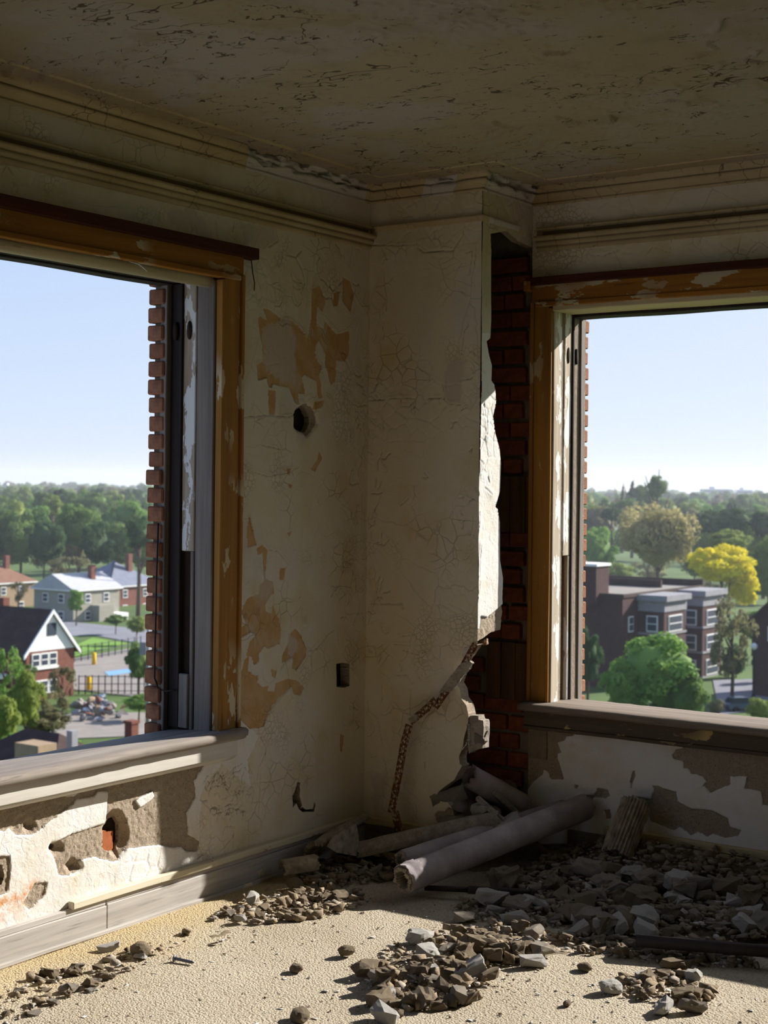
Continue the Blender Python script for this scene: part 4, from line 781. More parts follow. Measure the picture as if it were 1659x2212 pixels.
# uncountable crumbs and paint chips, one object each
LOW = [(GA([tuple(v.co) for v in me.vertices]), [tuple(p.vertices) for p in me.polygons]) for me in LO]
LOW = [(v, GA([(p[0], p[i], p[i+1]) for p in f for i in range(1, len(p)-1)])) for v, f in LOW]
def crumbs(name, polys, n, smin, smax, flatk, m, label, pw=2.5):
    V = []; T = []; nv = 0; k = 0; wts = [p_[1] for p_ in polys]; pl = [p_[0] for p_ in polys]
    while k < n:
        poly = random.choices(pl, wts)[0]; xs = [a for a, b in poly]; ys = [b for a, b in poly]
        x, y = random.uniform(min(xs), max(xs)), random.uniform(min(ys), max(ys))
        if not in_poly(x, y, poly): continue
        p = onZ(x, y, 0); p = onZ(x, y, float(heap(p[0], p[1])))
        if p[1] > RY-.05 or p[0] < .05 or (p[0] < .36 and p[1] > -.05): continue
        r = smin+(smax-smin)*random.random()**pw
        bv, bt_ = random.choice(LOW); a = random.uniform(0, 6.28); c, s = math.cos(a), math.sin(a); t1 = random.uniform(-.5, .5)*(flatk > .3)
        b = bv*r*GA([1, 1, 1.6*flatk]); b = b@GA([[1, 0, 0], [0, math.cos(t1), math.sin(t1)], [0, -math.sin(t1), math.cos(t1)]]); b = b@GA([[c, s, 0], [-s, c, 0], [0, 0, 1]])
        T.append(bt_+nv); nv += len(bv); V.append(b+GA([p[0], p[1], float(heap(p[0], p[1]))+r*flatk*.45])); k += 1
    o = link(name, np_mesh(name, np.concatenate(V), None, np.concatenate(T)), m); return tag(o, label, 'debris', kind='stuff')
allp = [(r[0], w) for r, w in zip(REG, (1.9, 6, 1.6, .6, 1.3, 1.0, 1.2))]
inch = [([(960,1700),(1130,1700),(1140,1800),(960,1800)], 1), ([(1060,1880),(1290,1800),(1420,1800),(1660,1860),(1660,1990),(1100,1960)], 5)]
wide = [([(0, 2110), (420, 1985), (800, 1925), (1050, 1970), (1659, 2100), (1659, 2212), (0, 2212)], 1)]
crumbs('mortar_fragments', allp+inch, 1500, .010, .030, .8, MAT['r_brown'], 'small brown mortar fragments filling the rubble heaps', 1.6)
crumbs('plaster_fragments', allp+inch, 900, .008, .030, .55, MAT['r_grey'], 'small grey plaster fragments filling the rubble heaps', 1.6)
crumbs('plaster_crumbs', allp, 900, .005, .018, .35, MAT['r_white'], 'white plaster crumbs scattered among the rubble')
crumbs('mortar_crumbs', allp, 1500, .004, .011, .8, MAT['r_brown'], 'brown mortar crumbs scattered among the rubble')
crumbs('paint_chips', wide, 300, .004, .013, .10, MAT['r_white'], 'tiny paint chips dotted over the carpet')
crumbs('dirt_specks', wide, 240, .003, .009, .5, MAT['r_brown'], 'tiny brown dirt specks dotted over the carpet')

# ---- fallen insulated pipes
def shell(name, p0, p1, R, r, a0, a1, ripple, m, parent, n=48, nl=16, nr=0, wob=.0, orip=0):
    """pipe wall between radius r and R over an arc; inner face corrugated"""
    p0, p1 = Vector(p0), Vector(p1); t = (p1-p0).normalized(); A = t.cross(Vector((0, 0, 1))).normalized(); B = A.cross(t).normalized()
    full = abs(a1-a0) > 6.2; na = n if full else n+1; V = []; Q = []
    for i in range(nl+1):
        c = p0.lerp(p1, i/nl); e = (random.uniform(-.006, .006) if i in (0, nl) else 0)
        for lay in (0, 1):
            for k in range(na):
                f = a0+(a1-a0)*k/n; rag = (math.sin(f*7+i)*.004+random.uniform(-.005, .005)) if i in (0, nl) else 0
                w = 1+wob*math.sin(f*2+i*.8)*.5+wob*math.sin(i*1.7+f)*.5
                rr = (R*w+orip*math.sin(f*nr) if lay == 0 else r*w+ripple*math.sin(f*nr if nr else f*22))
                V.append(c+t*rag+A*math.cos(f)*rr+B*math.sin(f)*rr)
    st = 2*na; rngk = range(na if full else n)
    for i in range(nl):
        for k in rngk:
            k2 = (k+1) % na; a, b, c, d = i*st+k, i*st+k2, (i+1)*st+k2, (i+1)*st+k
            Q.append((a, d, c, b)); Q.append((a+na, b+na, c+na, d+na))
        if not full:
            for k, fl in ((0, 0), (na-1, 1)):
                qd = (i*st+k, i*st+k+na, (i+1)*st+k+na, (i+1)*st+k); Q.append(qd if not fl else qd[::-1])
    for i, fl in ((0, 0), (nl, 1)):
        for k in rngk:
            k2 = (k+1) % na; qd = (i*st+k, i*st+k2, i*st+na+k2, i*st+na+k); Q.append(qd if not fl else qd[::-1])
    me = np_mesh(name, [tuple(v) for v in V], Q, None, True); 
    bm = bmesh.new(); bm.from_mesh(me); bmesh.ops.recalc_face_normals(bm, faces=bm.faces[:]); bm.to_mesh(me); bm.free()
    try: me.set_sharp_from_angle(angle=.7)
    except Exception: pass
    return link(name, me, m, parent)
def thing(name, loc, label, cat, group=None): return empty(name, tuple(loc), label, cat, group)
def rel(o, root): o.parent = root; o.matrix_parent_inverse = Matrix.Translation(-root.location); return o
pe = GA([.618, -.602, .075]); pf = GA([.905, .365, .232])
t = thing('insulated_pipe', pe-GA([0, 0, .062]), 'long canvas wrapped pipe lying across the rubble, open corrugated end in sun', 'pipe')
rel(shell('insulation', pe, pf, .051, .036, 0, 2*math.pi, .0022, MAT['corr'], None, 60, 8), t)
rel(shell('canvas_wrap', pe+(pf-pe)*.012, pf, .056, .0512, 0, 2*math.pi, 0, MAT['wrap'], None, 48, 30, wob=.012), t)
rel(shell('torn_collar', pe+(pf-pe)*.006, pe+(pf-pe)*.075, .0605, .0562, -.5, 3.0, .001, MAT['wrap'], None, 30, 6, wob=.05), t)
rel(shell('end_cap', pe+(pf-pe)*.965, pe+(pf-pe)*1.012, .050, .010, 0, 6.2832, 0, MAT['r_grey'], None, 24, 2), t)
pe2 = GA([.452, -.372, .075]); pf2 = GA([.80, .38, .205])
t = thing('insulated_pipe', pe2-GA([0, 0, .07]), 'grey wrapped pipe lying just behind the long sunlit pipe', 'pipe')
rel(shell('insulation', pe2, pf2, .040, .026, 0, 2*math.pi, .0025, MAT['corr'], None, 54, 8), t)
rel(shell('canvas_wrap', pe2+(pf2-pe2)*.02, pf2, .045, .0402, 0, 2*math.pi, 0, MAT['wrap'], None, 44, 24, wob=.02), t)
a_, b_ = onZ(772, 1842, .055), onZ(1078, 1772, .195)
t = thing('insulation_half_shell', a_-GA([0, 0, .05]), 'long pale half round plaster pipe cover behind the wrapped pipes', 'pipe cover')
rel(shell('shell', a_, b_, .045, .028, -.3, 3.3, .0012, MAT['r_grey'], None, 30, 18, wob=.04), t)
a_, b_ = onY(1012, 1676, .12), onY(1132, 1742, .36)
t = thing('insulated_pipe', a_, 'thick grey pipe slanting inside the broken chase', 'pipe'); rel(shell('pipe_wall', a_, b_, .052, .040, 0, 6.2832, .001, MAT['wrap'], None, 40, 14, wob=.02), t)
for (x0, y0, Y0, x1, y1, Y1, w_), lb in (((1030, 1722, .03, 1105, 1790, .10, .05), 'flat grey plaster slab slanting out of the chase foot'), ((1062, 1708, .18, 1128, 1770, .30, .06), 'dark broken board slanting inside the chase behind the slab')):
    a, b = Vector(onY(x0, y0, Y0)), Vector(onY(x1, y1, Y1)); L = (b-a).length; bm = bmesh.new(); add_box(bm, (0, -w_/2, -.012), (L, w_/2, .012), .004, .004)
    o = link('plaster_slab', bm_mesh('plaster_slab', bm), MAT['r_grey']); o.location = a; o.rotation_euler = (b-a).to_track_quat('X', 'Z').to_euler(); tag(o, lb, 'slab')
# pieces of corrugated insulation
c0, c1 = GA([.085, -.68, .045]), GA([.165, -.56, .055])
t = thing('insulation_piece', c0-GA([0, 0, .045]), 'short grey half round insulation piece against the left baseboard', 'insulation'); rel(shell('shell', c0, c1, .045, .034, -.2, 3.3, .003, MAT['corr'], None, 36, 6, 14), t)
c0, c1 = GA([.145, -.52, .07]), GA([.105, -.13, .11])
t = thing('insulation_piece', c0-GA([0, 0, .05]), 'corrugated half shell leaning on the left baseboard with ribs showing', 'insulation'); rel(shell('shell', c0, c1, .070, .056, 1.2, 3.6, .004, MAT['corr'], None, 90, 10, 34, wob=.05, orip=.004), t)
bm = bmesh.new(); pts = [Vector(onX(a, b, .20)) for a, b in ((708, 1830), (722, 1806), (770, 1780), (776, 1810), (772, 1850), (728, 1842))]
f = bm.faces.new([bm.verts.new(p) for p in pts]); r = bmesh.ops.extrude_face_region(bm, geom=[f]); bmesh.ops.translate(bm, verts=[g for g in r['geom'] if isinstance(g, bmesh.types.BMVert)], vec=(-.012, .01, 0)); bmesh.ops.recalc_face_normals(bm, faces=bm.faces[:])
tag(link('insulation_flap', bm_mesh('insulation_flap', bm), MAT['corr']), 'torn grey sheet of insulation standing in the dark corner', 'insulation')
l0, l1 = onZ(1330, 1852, .09), onY(1374, 1738, RY-.075)
t = thing('insulation_piece', l0-GA([0, 0, .05]), 'ribbed insulation piece leaning against the right dado', 'insulation'); rel(shell('shell', l0, l1, .062, .046, -.4, 3.4, .003, MAT['corr'], None, 96, 10, 26, wob=.06, orip=.0042), t)
ribs = [Vector(l0).lerp(Vector(l1), .04+.05*k) for k in range(8)]
# other pipes and bars
d0, d1 = onZ(1374, 2032, .055), onZ(1674, 2056, .055); d1 = d0+(d1-d0)*1.9
tube('steel_pipe', [d0, (d0+d1)/2, d1], .021, MAT['darkpipe'], None, 16); tag(bpy.data.objects['steel_pipe'], 'dark steel pipe lying in shade on the right rubble', 'pipe')
g0, g1, g2 = onZ(918, 1918, .03), onZ(1012, 1922, .035), onZ(1148, 1930, .04)
t = thing('iron_rod', g0, 'thin dark iron rod with a thicker sleeve beneath the long pipe', 'rod'); rel(tube('rod', [g0, g1], .011, MAT['darkpipe']), t); rel(tube('sleeve', [g1, g2], .016, MAT['darkpipe']), t); rel(tube('collar', [g2, g2+(g2-g1)*.04], .019, MAT['darkpipe']), t)
wb0, wb1 = onZ(735, 1838, .03), onZ(860, 1872, .02)
bm = bmesh.new(); L = float(np.linalg.norm(wb1-wb0)); add_box(bm, (0, -.02, -.012), (L, .02, .012), .003); o = link('timber_strip', bm_mesh('timber_strip', bm), MAT['dark_v']); o.location = wb0; o.rotation_euler = Vector(wb1-wb0).to_track_quat('X', 'Z').to_euler(); tag(o, 'dark timber strip on the floor in front of the chase foot', 'timber')
# rusty bar standing below the corner bead
s0, s1 = Vector(onY(852, 1752, -.10)), Vector(onZ(874, 1846, .02)); bm = bmesh.new(); L = (s1-s0).length; add_box(bm, (0, -.016, -.004), (L, .016, .004), .002); add_box(bm, (0, .012, -.004), (L, .018, .022), .001)
o = link('angle_iron', bm_mesh('angle_iron', bm), MAT['rust']); o.location = s0; o.rotation_euler = (s1-s0).to_track_quat('X', 'Y').to_euler(); tag(o, 'dark rusty angle iron stub rising from the rubble below the corner bead', 'metal bar')
# perforated corner bead hanging from the broken chase corner
def bead(name, pts, w, parent, m, pitch=.021, hr=.0056, wdir=None):
    pts = [Vector(p) for p in pts]; seg = [(pts[i+1]-pts[i]).length for i in range(len(pts)-1)]; L = sum(seg); n = max(2, int(L/pitch)); V = []; Q = []
    def pos(s):
        for i, l in enumerate(seg):
            if s <= l or i == len(seg)-1: return pts[i].lerp(pts[i+1], min(1, s/l)), (pts[i+1]-pts[i]).normalized()
            s -= l
    for k in range(n):
        s0_, s1_ = L*k/n, L*(k+1)/n; c, t_ = pos((s0_+s1_)/2); wv = t_.cross(Vector((0, -1, 0.25))).normalized()
        hl = (s1_-s0_)/2; b0 = len(V); nn = t_.cross(wv).normalized()
        for j in range(8):
            f = 2*math.pi*j/8; cx_, sx_ = math.cos(f), math.sin(f); q_ = max(abs(cx_), abs(sx_)); V.append(c+t_*hl*1.02*cx_/q_+wv*w/2*sx_/q_)
        for j in range(8): f = 2*math.pi*j/8; V.append(c+t_*hr*math.cos(f)+wv*hr*math.sin(f))
        for j in range(8): j2 = (j+1) % 8; Q.append((b0+j, b0+j2, b0+8+j2, b0+8+j))
    me = np_mesh(name, [tuple(v) for v in V], Q); o = link(name, me, m, parent)
    md = o.modifiers.new('thick', 'SOLIDIFY'); md.thickness = .0012
    return o
bt = thing('corner_bead', onY(1030, 1390, -.01), 'rusty perforated metal corner bead hanging loose from the broken chase corner', 'metal strip')
rel(bead('strip', [onY(1027, 1392, -.008), onY(1000, 1440, -.03), onY(968, 1488, -.04), onY(940, 1528, -.045)], .034, None, MAT['rust']), bt)
rel(bead('strip', [onY(941, 1512, -.05), onY(925, 1528, -.055), onY(886, 1560, -.06)], .034, None, MAT['rust']), bt)
rel(bead('strip', [onY(884, 1566, -.06), onY(872, 1610, -.07), onY(862, 1670, -.085), onY(845, 1756, -.10)], .038, None, MAT['rust']), bt)
def slab_poly(name, pts, Y, th, m, label=None, cat=None, parent=None):
    bm = bmesh.new(); f = bm.faces.new([bm.verts.new(onY(a, b, Y)) for a, b in pts]); r = bmesh.ops.extrude_face_region(bm, geom=[f]); bmesh.ops.translate(bm, verts=[g for g in r['geom'] if isinstance(g, bmesh.types.BMVert)], vec=(0, th, 0)); bmesh.ops.recalc_face_normals(bm, faces=bm.faces[:])
    bmesh.ops.triangulate(bm, faces=bm.faces[:]); bmesh.ops.subdivide_edges(bm, edges=[e for e in bm.edges if e.calc_length() > .01], cuts=2)
    for v in bm.verts: v.co += Vector((random.uniform(-1, 1), random.uniform(-1.2, 1.2), random.uniform(-1, 1)))*.0018
    o = link(name, bm_mesh(name, bm), m, parent); return tag(o, label, cat) if label else o
rel(slab_poly('plaster_scab', P(10, [(565,650),(600,590),(660,510),(720,440),(770,370),(860,345),(880,365),(850,420),(800,470),(750,540),(700,610),(660,640),(620,640)]), -.052, .02, MAT['r_grey']), bt)
rel(slab_poly('plaster_scab', P(10, [(268,900),(330,850),(365,860),(345,920),(290,935)]), -.075, .012, MAT['r_grey']), bt)
slab_poly('rusty_lath', P(10, [(925,185),(1015,130),(1018,190),(940,205)]), .055, .02, MAT['rust'], 'small rusty lath end under the sunlit broken plaster', 'metal lath')
# clay tile remnant and mortar lump on the broken edge
tr_ = thing('clay_tile_remnant', onY(1028, 1620, .02), 'ribbed clay tile remnant with a mortar lump on the broken chase edge', 'tile')
rel(slab_poly('tile', P(10, [(850,868),(945,866),(948,905),(990,915),(995,980),(985,1180),(900,1195),(850,1230),(840,1000)]), .01, .05, MAT['r_grey']), tr_)
for k in range(14):
    a = onY(1013, 1565+k*3.6, .008); o = box('rib', a+GA([-.004, -.006, -.0016]), a+GA([.008, .006, .0016]), MAT['r_white'], None, .0005); rel(o, tr_)
me = random.choice(LU); o = slot(link('mortar_lump', me), MAT['r_grey']); o.location = onY(1042, 1592, .03); o.scale = (.028, .03, .046); rel(o, tr_)
slab_poly('plaster_flap', P(10, [(790,290),(810,215),(868,205),(865,250),(830,300),(800,330)]), -.006, .003, MAT['r_white'], 'loose bluish white plaster flap beside the broken chase corner', 'plaster flap')
# screw on the carpet
sc0, sc1 = Vector(onZ(376, 2070, .012)), Vector(onZ(420, 2080, .008)); dv = (sc1-sc0).normalized()
t = thing('screw', sc0-Vector((0, 0, .012)), 'large zinc screw lying on the sunlit carpet near the left baseboard', 'screw')
rel(tube('head', [sc0-dv*.002, sc0, sc0+dv*.004, sc0+dv*.005], [.006, .011, .012, .006], MAT['screw'], None, 14), t)
L = (sc1-sc0).length; pts = []; rr = []
for k in range(37): pts.append(sc0+dv*(.005+(L-.005)*k/36)); rr.append((.0058 if k % 2 else .0044)*(1 if k < 32 else (37-k)/6))
rel(tube('shank', pts, rr, MAT['screw'], None, 12, False), t)
# loose paint curl under the left window head
tube('paint_curl', [onX(280, 565, .02), onX(300, 570, .03), onX(312, 580, .035), onX(318, 587, .03)], [.002, .003, .003, .001], MAT['r_white'], None, 6); tag(bpy.data.objects['paint_curl'], 'small white paint curl hanging below the left window head', 'paint curl')
#@@PART3
# ================================================================== OUTSIDE, SEVEN FLOORS DOWN
GZ = -22.4
GR = {k: flat('ext_'+k, srgb(*c), .95, n, s) for k, c, n, s in (('grass', (84, 106, 52), .35, .08), ('asphalt', (128, 128, 134), .15, .3), ('concrete', (142, 134, 126), .15, .5), ('darkroof', (74, 60, 56), .25, 1.), ('brownroof', (128, 94, 76), .2, 1.), ('greyroof', (120, 124, 138), .15, 1.), ('paleroof', (176, 176, 180), .1, 1.), ('redbrick', (124, 80, 68), .2, 2.), ('brownbrick', (78, 56, 54), .2, 2.), ('tanwall', (156, 134, 108), .15, 2.), ('whitewood', (232, 230, 226), .05, 2.), ('stucco', (150, 146, 134), .12, 2.), ('trunk', (92, 78, 66), .3, 2.), ('glass', (58, 66, 76), .1, 1.), ('steel', (90, 92, 96), .1, 1.), ('poolblue', (120, 160, 190), .1, 1.), ('yellow', (222, 180, 40), .05, 1.), ('haze', (198, 204, 212), .05, .1), ('stone', (146, 144, 146), .15, 1.), ('carblue', (70, 84, 112), .05, 1.), ('tyre', (26, 26, 28), .1, 1.))}
n1 = 60; gx, gy = np.meshgrid(np.linspace(-3600, 2400, n1), np.linspace(3, 5000, n1), indexing='ij'); gz = np.full_like(gx, GZ)
idx = np.arange(n1*n1).reshape(n1, n1); q = np.stack([idx[:-1, :-1], idx[1:, :-1], idx[1:, 1:], idx[:-1, 1:]], -1).reshape(-1, 4)
tag(link('ground', np_mesh('ground', np.stack([gx, gy, gz], -1).reshape(-1, 3), q), GR['grass']), 'green ground of the neighbourhood seven floors below', 'ground', kind='structure')
def gpatch(name, pxs, m, label, dz, cat='ground'):
    V = [tuple(onZ(a, b, GZ+dz)) for a, b in pxs]; me = bpy.data.meshes.new(name); me.from_pydata(V, [], [list(range(len(V)))]); me.update()
    o = link(name, me, m); md = o.modifiers.new('thick', 'SOLIDIFY'); md.thickness = .05; return tag(o, label, cat, kind='structure')
gpatch('street', [(60, 1362), (140, 1342), (330, 1362), (420, 1385), (420, 1425), (330, 1395), (200, 1372), (120, 1376)], GR['asphalt'], 'grey street curving behind the gabled house', .06)
gpatch('parking_lot', [(150, 1425), (330, 1392), (420, 1420), (420, 1520), (160, 1490)], GR['concrete'], 'pale concrete yard right of the gabled house', .05)
gpatch('yard_lawn', [(150, 1400), (200, 1378), (275, 1390), (150, 1420)], flat('ext_lawn', srgb(112, 148, 58), .95, .2, .3), 'bright green lawn strip beside the street', .08)
gpatch('blue_paving', [(225, 1452), (285, 1444), (295, 1452), (235, 1460)], GR['poolblue'], 'faded blue painted patch on the concrete yard', .09)
gpatch('dirt_lot', [(60, 1570), (160, 1540), (330, 1540), (420, 1560), (420, 1585), (60, 1600)], GR['concrete'], 'bare dirt strip below the debris heap', .05)
gpatch('side_street', [(1540, 1470), (1700, 1465), (1750, 1520), (1555, 1545)], GR['asphalt'], 'grey side street behind the parked car', .06)
def ebox(name, lo, hi, m, parent, bev=0):
    bm = bmesh.new(); add_box(bm, lo, hi, bev); return rel(link(name, bm_mesh(name, bm), m), parent)
def prism(name, pts, axis, a, b, m, parent):
    """pts: 2D outline in the plane across axis (0:x ->(y,z); 1:y ->(x,z))"""
    V = [((a, u, v) if axis == 0 else (u, a, v)) for u, v in pts]+[((b, u, v) if axis == 0 else (u, b, v)) for u, v in pts]; n = len(pts)
    F = [list(range(n)), list(range(2*n-1, n-1, -1))]+[[i, n+i, n+(i+1) % n, (i+1) % n] for i in range(n)]
    me = bpy.data.meshes.new(name); me.from_pydata(V, [], F); bm = bmesh.new(); bm.from_mesh(me); bmesh.ops.recalc_face_normals(bm, faces=bm.faces[:]); bm.to_mesh(me); bm.free()
    return rel(link(name, me, m), parent)
def ewin(face, c, w, h, root, frame='whitewood', depth=.12):
    """window on a +x or -y face; c = (x,y,z) of its centre on the wall"""
    x, y, z = c
    if face == 'x':
        f = ebox('window', (x, y-w/2, z-h/2), (x+depth, y+w/2, z+h/2), GR[frame], root); p_ = ebox('pane', (x+depth-.02, y-w/2+.14, z-h/2+.16), (x+depth+.03, y+w/2-.14, z+h/2-.14), GR['glass'], root)
        r_ = ebox('rail', (x+depth+.02, y-w/2+.1, z-.05), (x+depth+.06, y+w/2-.1, z+.05), GR[frame], root)
    else:
        f = ebox('window', (x-w/2, y-depth, z-h/2), (x+w/2, y, z+h/2), GR[frame], root); p_ = ebox('pane', (x-w/2+.14, y-depth-.03, z-h/2+.16), (x+w/2-.14, y-depth+.02, z+h/2-.14), GR['glass'], root)
        r_ = ebox('rail', (x-w/2+.1, y-depth-.06, z-.05), (x+w/2-.1, y-depth-.02, z+.05), GR[frame], root)
    for k in (p_, r_): k.parent = f; k.matrix_parent_inverse = Matrix.Identity(4)
    return f
# gabled brick house
p = at(160, 1398, 168); X, Y, ez = p[0], p[1], p[2]; wy, lx, rh = 7.0, 15, 4.2
h = thing('brick_house', (X-lx/2, Y-wy/2, GZ), 'two storey brick house with a white gable and dark brown roof', 'house')
ebox('wall', (X-lx, Y-wy, GZ), (X, Y, ez), GR['redbrick'], h)
prism('gable', [(Y-wy, ez), (Y, ez), (Y-wy/2, ez+rh)], 0, X-lx, X+.05, GR['whitewood'], h)
for s in (-1, 1):
    yc = Y-wy/2; prism('roof_slope', [(yc, ez+rh+.3), (yc+s*(wy/2+.6), ez-.35), (yc+s*(wy/2+.6), ez-.6), (yc, ez+rh+.05)], 0, X-lx-.4, X+.25, GR['darkroof'], h)
    prism('barge_board', [(yc, ez+rh+.34), (yc+s*(wy/2+.65), ez-.33), (yc+s*(wy/2+.65), ez-.75), (yc, ez+rh-.1)], 0, X+.25, X+.45, GR['whitewood'], h)
ebox('attic_opening', (X, Y-wy/2-.6, ez+1.6), (X+.12, Y-wy/2+.7, ez+3.0), GR['glass'], h)
for zz in (ez-1.0, ez-4.0):
    for k in range(3): ewin('x', (X, Y-wy+1.3+k*1.25, zz), 1.15, 1.5, h)
ebox('sill_band', (X, Y-wy+.5, ez-2.05), (X+.2, Y-wy+4.6, ez-1.8), GR['whitewood'], h)
ebox('chimney', (X-9.5, Y-wy/2+.6, ez+2), (X-8.6, Y-wy/2+1.5, ez+5.3), GR['redbrick'], h)
ebox('porch_roof', (X-9, Y-wy-2.6, ez-2.9), (X-2, Y-wy, ez-2.6), GR['whitewood'], h)
# generic hip/gable houses behind
def house(px, pye, D, wy, lx, rh, wallm, roofm, label, gable=False, ridge='x'):
    p = at(px, pye, D); X, Y, ez = p[0], p[1], p[2]; h = thing('house', (X-lx/2, Y-wy/2, GZ), label, 'house')
    ebox('wall', (X-lx, Y-wy, GZ), (X, Y, ez), GR[wallm], h); o = .5; x0, x1, y0, y1 = X-lx-o, X+o, Y-wy-o, Y+o
    if ridge == 'x': ra, rb = (((x0, (y0+y1)/2), (x1, (y0+y1)/2)) if gable else ((x0+wy*.5, (y0+y1)/2), (x1-wy*.5, (y0+y1)/2)))
    else: ra, rb = ((((x0+x1)/2, y0), ((x0+x1)/2, y1)) if gable else (((x0+x1)/2, y0+lx*.5), ((x0+x1)/2, y1-lx*.5)))
    V = [(x0, y0, ez), (x1, y0, ez), (x1, y1, ez), (x0, y1, ez), (*ra, ez+rh), (*rb, ez+rh)]
    Fs = [[3, 2, 1, 0]]+([[0, 1, 5, 4], [2, 3, 4, 5], [1, 2, 5], [3, 0, 4]] if ridge == 'x' else [[1, 2, 5, 4], [3, 0, 4, 5], [0, 1, 4], [2, 3, 5]])
    me = bpy.data.meshes.new('roof'); me.from_pydata(V, [], Fs); me.update(); rel(link('roof', me, GR[roofm]), h)
    ebox('eave', (x0, y0, ez-.25), (x1, y1, ez-.02), GR['whitewood'], h)
    for k in range(2):
        for zz in (ez-1.6, ez-4.6): ewin('x', (X, Y-wy+wy*(.3+.4*k), zz), 1.3, 1.6, h); ewin('y', (X-lx+lx*(.3+.4*k), Y-wy, zz), 1.4, 1.6, h)
    ebox('chimney', (X-lx*.35, Y-wy*.4, ez+.5), (X-lx*.35+1.0, Y-wy*.4+1.0, ez+rh+1.4), GR['redbrick'], h)
    return h, X, Y, ez
house(74, 1255, 290, 11, 12, 3.6, 'tanwall', 'brownroof', 'tan house with a brown hipped roof at the left edge of left window')
hB, X, Y, ez = house(258, 1268, 265, 11, 10, 2.6, 'stucco', 'paleroof', 'grey stucco house with pale roof behind the street', True, 'y')
ebox('bay', (X, Y-7, GZ), (X+2.2, Y-3.5, ez-2.8), GR['stucco'], hB); ebox('porch', (X, Y-3, GZ), (X+2.5, Y-.2, GZ+1.2), GR['whitewood'], hB)
house(345, 1260, 300, 14, 12, 4.6, 'redbrick', 'greyroof', 'red brick house with a blue grey roof left of the outer brick edge')
# near roof below the left window
Rr = at(128, 1584, 96); zr = Rr[2]; ez = zr-4.6; rx, ry = Rr[0], Rr[1]
h = thing('near_house', (rx-2, ry, GZ), 'dark hipped roof of the near house just above the left sill', 'house')
ebox('wall', (rx-9.5, ry-6, GZ), (rx+5.5, ry+6, ez), GR['brownbrick'], h)
V = [(rx-10.5, ry-7, ez), (rx+6.5, ry-7, ez), (rx+6.5, ry+7, ez), (rx-10.5, ry+7, ez), (rx-3.2, ry, zr), (rx, ry, zr)]
me = bpy.data.meshes.new('roof'); me.from_pydata(V, [], [[3, 2, 1, 0], [0, 1, 5, 4], [2, 3, 4, 5], [1, 2, 5], [3, 0, 4]]); me.update(); rel(link('roof', me, GR['darkroof']), h)
c = at(88, 1630, 91); ebox('dormer', (c[0]-1.5, c[1]-.75, ez), (c[0]+.6, c[1]+.75, at(88, 1606, 91)[2]), GR['tanwall'], h); c = at(156, 1600, 94); ebox('vent_stack', (c[0]-.25, c[1]-.25, ez), (c[0]+.25, c[1]+.25, at(156, 1578, 94)[2]), GR['stone'], h)
c = at(284, 1600, 100); cz1 = at(284, 1556, 100)[2]; ch = thing('brick_chimney', (c[0], c[1], GZ), 'red brick chimney standing above the left sill by the outer bricks', 'chimney')
ebox('stack', (c[0]-.33, c[1]-.33, GZ), (c[0]+.33, c[1]+.33, cz1-.2), GR['redbrick'], ch); ebox('cap', (c[0]-.4, c[1]-.4, cz1-.2), (c[0]+.4, c[1]+.4, cz1), GR['redbrick'], ch)
# apartment block in the right window
p = at(1345, 1290, 178); X1, Y0, zr = p[0], p[1], p[2]; Y1 = onX(1520, 1262, X1)[1]; Y1 = min(Y1, Y0+26)
ap = thing('apartment_block', (X1-10, (Y0+Y1)/2, GZ), 'dark brick flat roofed apartment block with bay windows behind the bright tree', 'building')
ebox('wall', (X1-22, Y0, GZ), (X1, Y1, zr), GR['brownbrick'], ap); ebox('roof', (X1-21.6, Y0+.4, zr), (X1-.4, Y1-.4, zr+.12), GR['concrete'], ap)
for lo, hi in (((X1-22, Y0-.1, zr-.1), (X1+.1, Y0+.35, zr+.35)), ((X1-22, Y1-.35, zr-.1), (X1, Y1, zr+1.0)), ((X1-.3, Y0, zr-.1), (X1+.15, Y1, zr+.3))): ebox('parapet', lo, hi, GR['darkroof'], ap)
ebox('roof_step', (X1-20, Y1-7, zr+.1), (X1-3, Y1-6.6, zr+1.1), GR['darkroof'], ap)
LB = (Y1-Y0)
for k, yb in enumerate((Y0+LB*.18, Y0+LB*.66)):
    yw = LB*.26; bx = 3.4
    ebox('bay', (X1, yb, GZ), (X1+bx, yb+yw, zr-.6), GR['brownbrick'], ap)
    ebox('cornice', (X1-.2, yb-.5, zr-.6), (X1+bx+.6, yb+yw+.5, zr+.1), GR['stone'], ap); ebox('frieze', (X1, yb-.12, zr-1.9), (X1+bx+.12, yb+yw+.12, zr-.6), GR['stone'], ap)
    for fl in range(3):
        zc = zr-3.4-3.2*fl; ewin('x', (X1+bx, yb+yw/2, zc), yw*.62, 2.0, ap); ewin('y', (X1+bx*.55, yb, zc), 1.5, 2.0, ap); ewin('x', (X1, yb-LB*.09, zc), 1.3, 1.9, ap)
        ebox('sill_band', (X1, yb-.1, zc-1.35), (X1+bx+.15, yb+yw+.1, zc-1.1), GR['stone'], ap)
c = at(1262, 1270, 180); ct = at(1262, 1217, 180)[2]
ebox('stair_tower', (c[0]-3.5, c[1]-.2, zr-1), (c[0]+1.7, c[1]+3.2, ct-.3), GR['brownbrick'], ap); ebox('tower_cap', (c[0]-3.7, c[1]-.4, ct-.3), (c[0]+1.9, c[1]+3.4, ct), GR['whitewood'], ap)
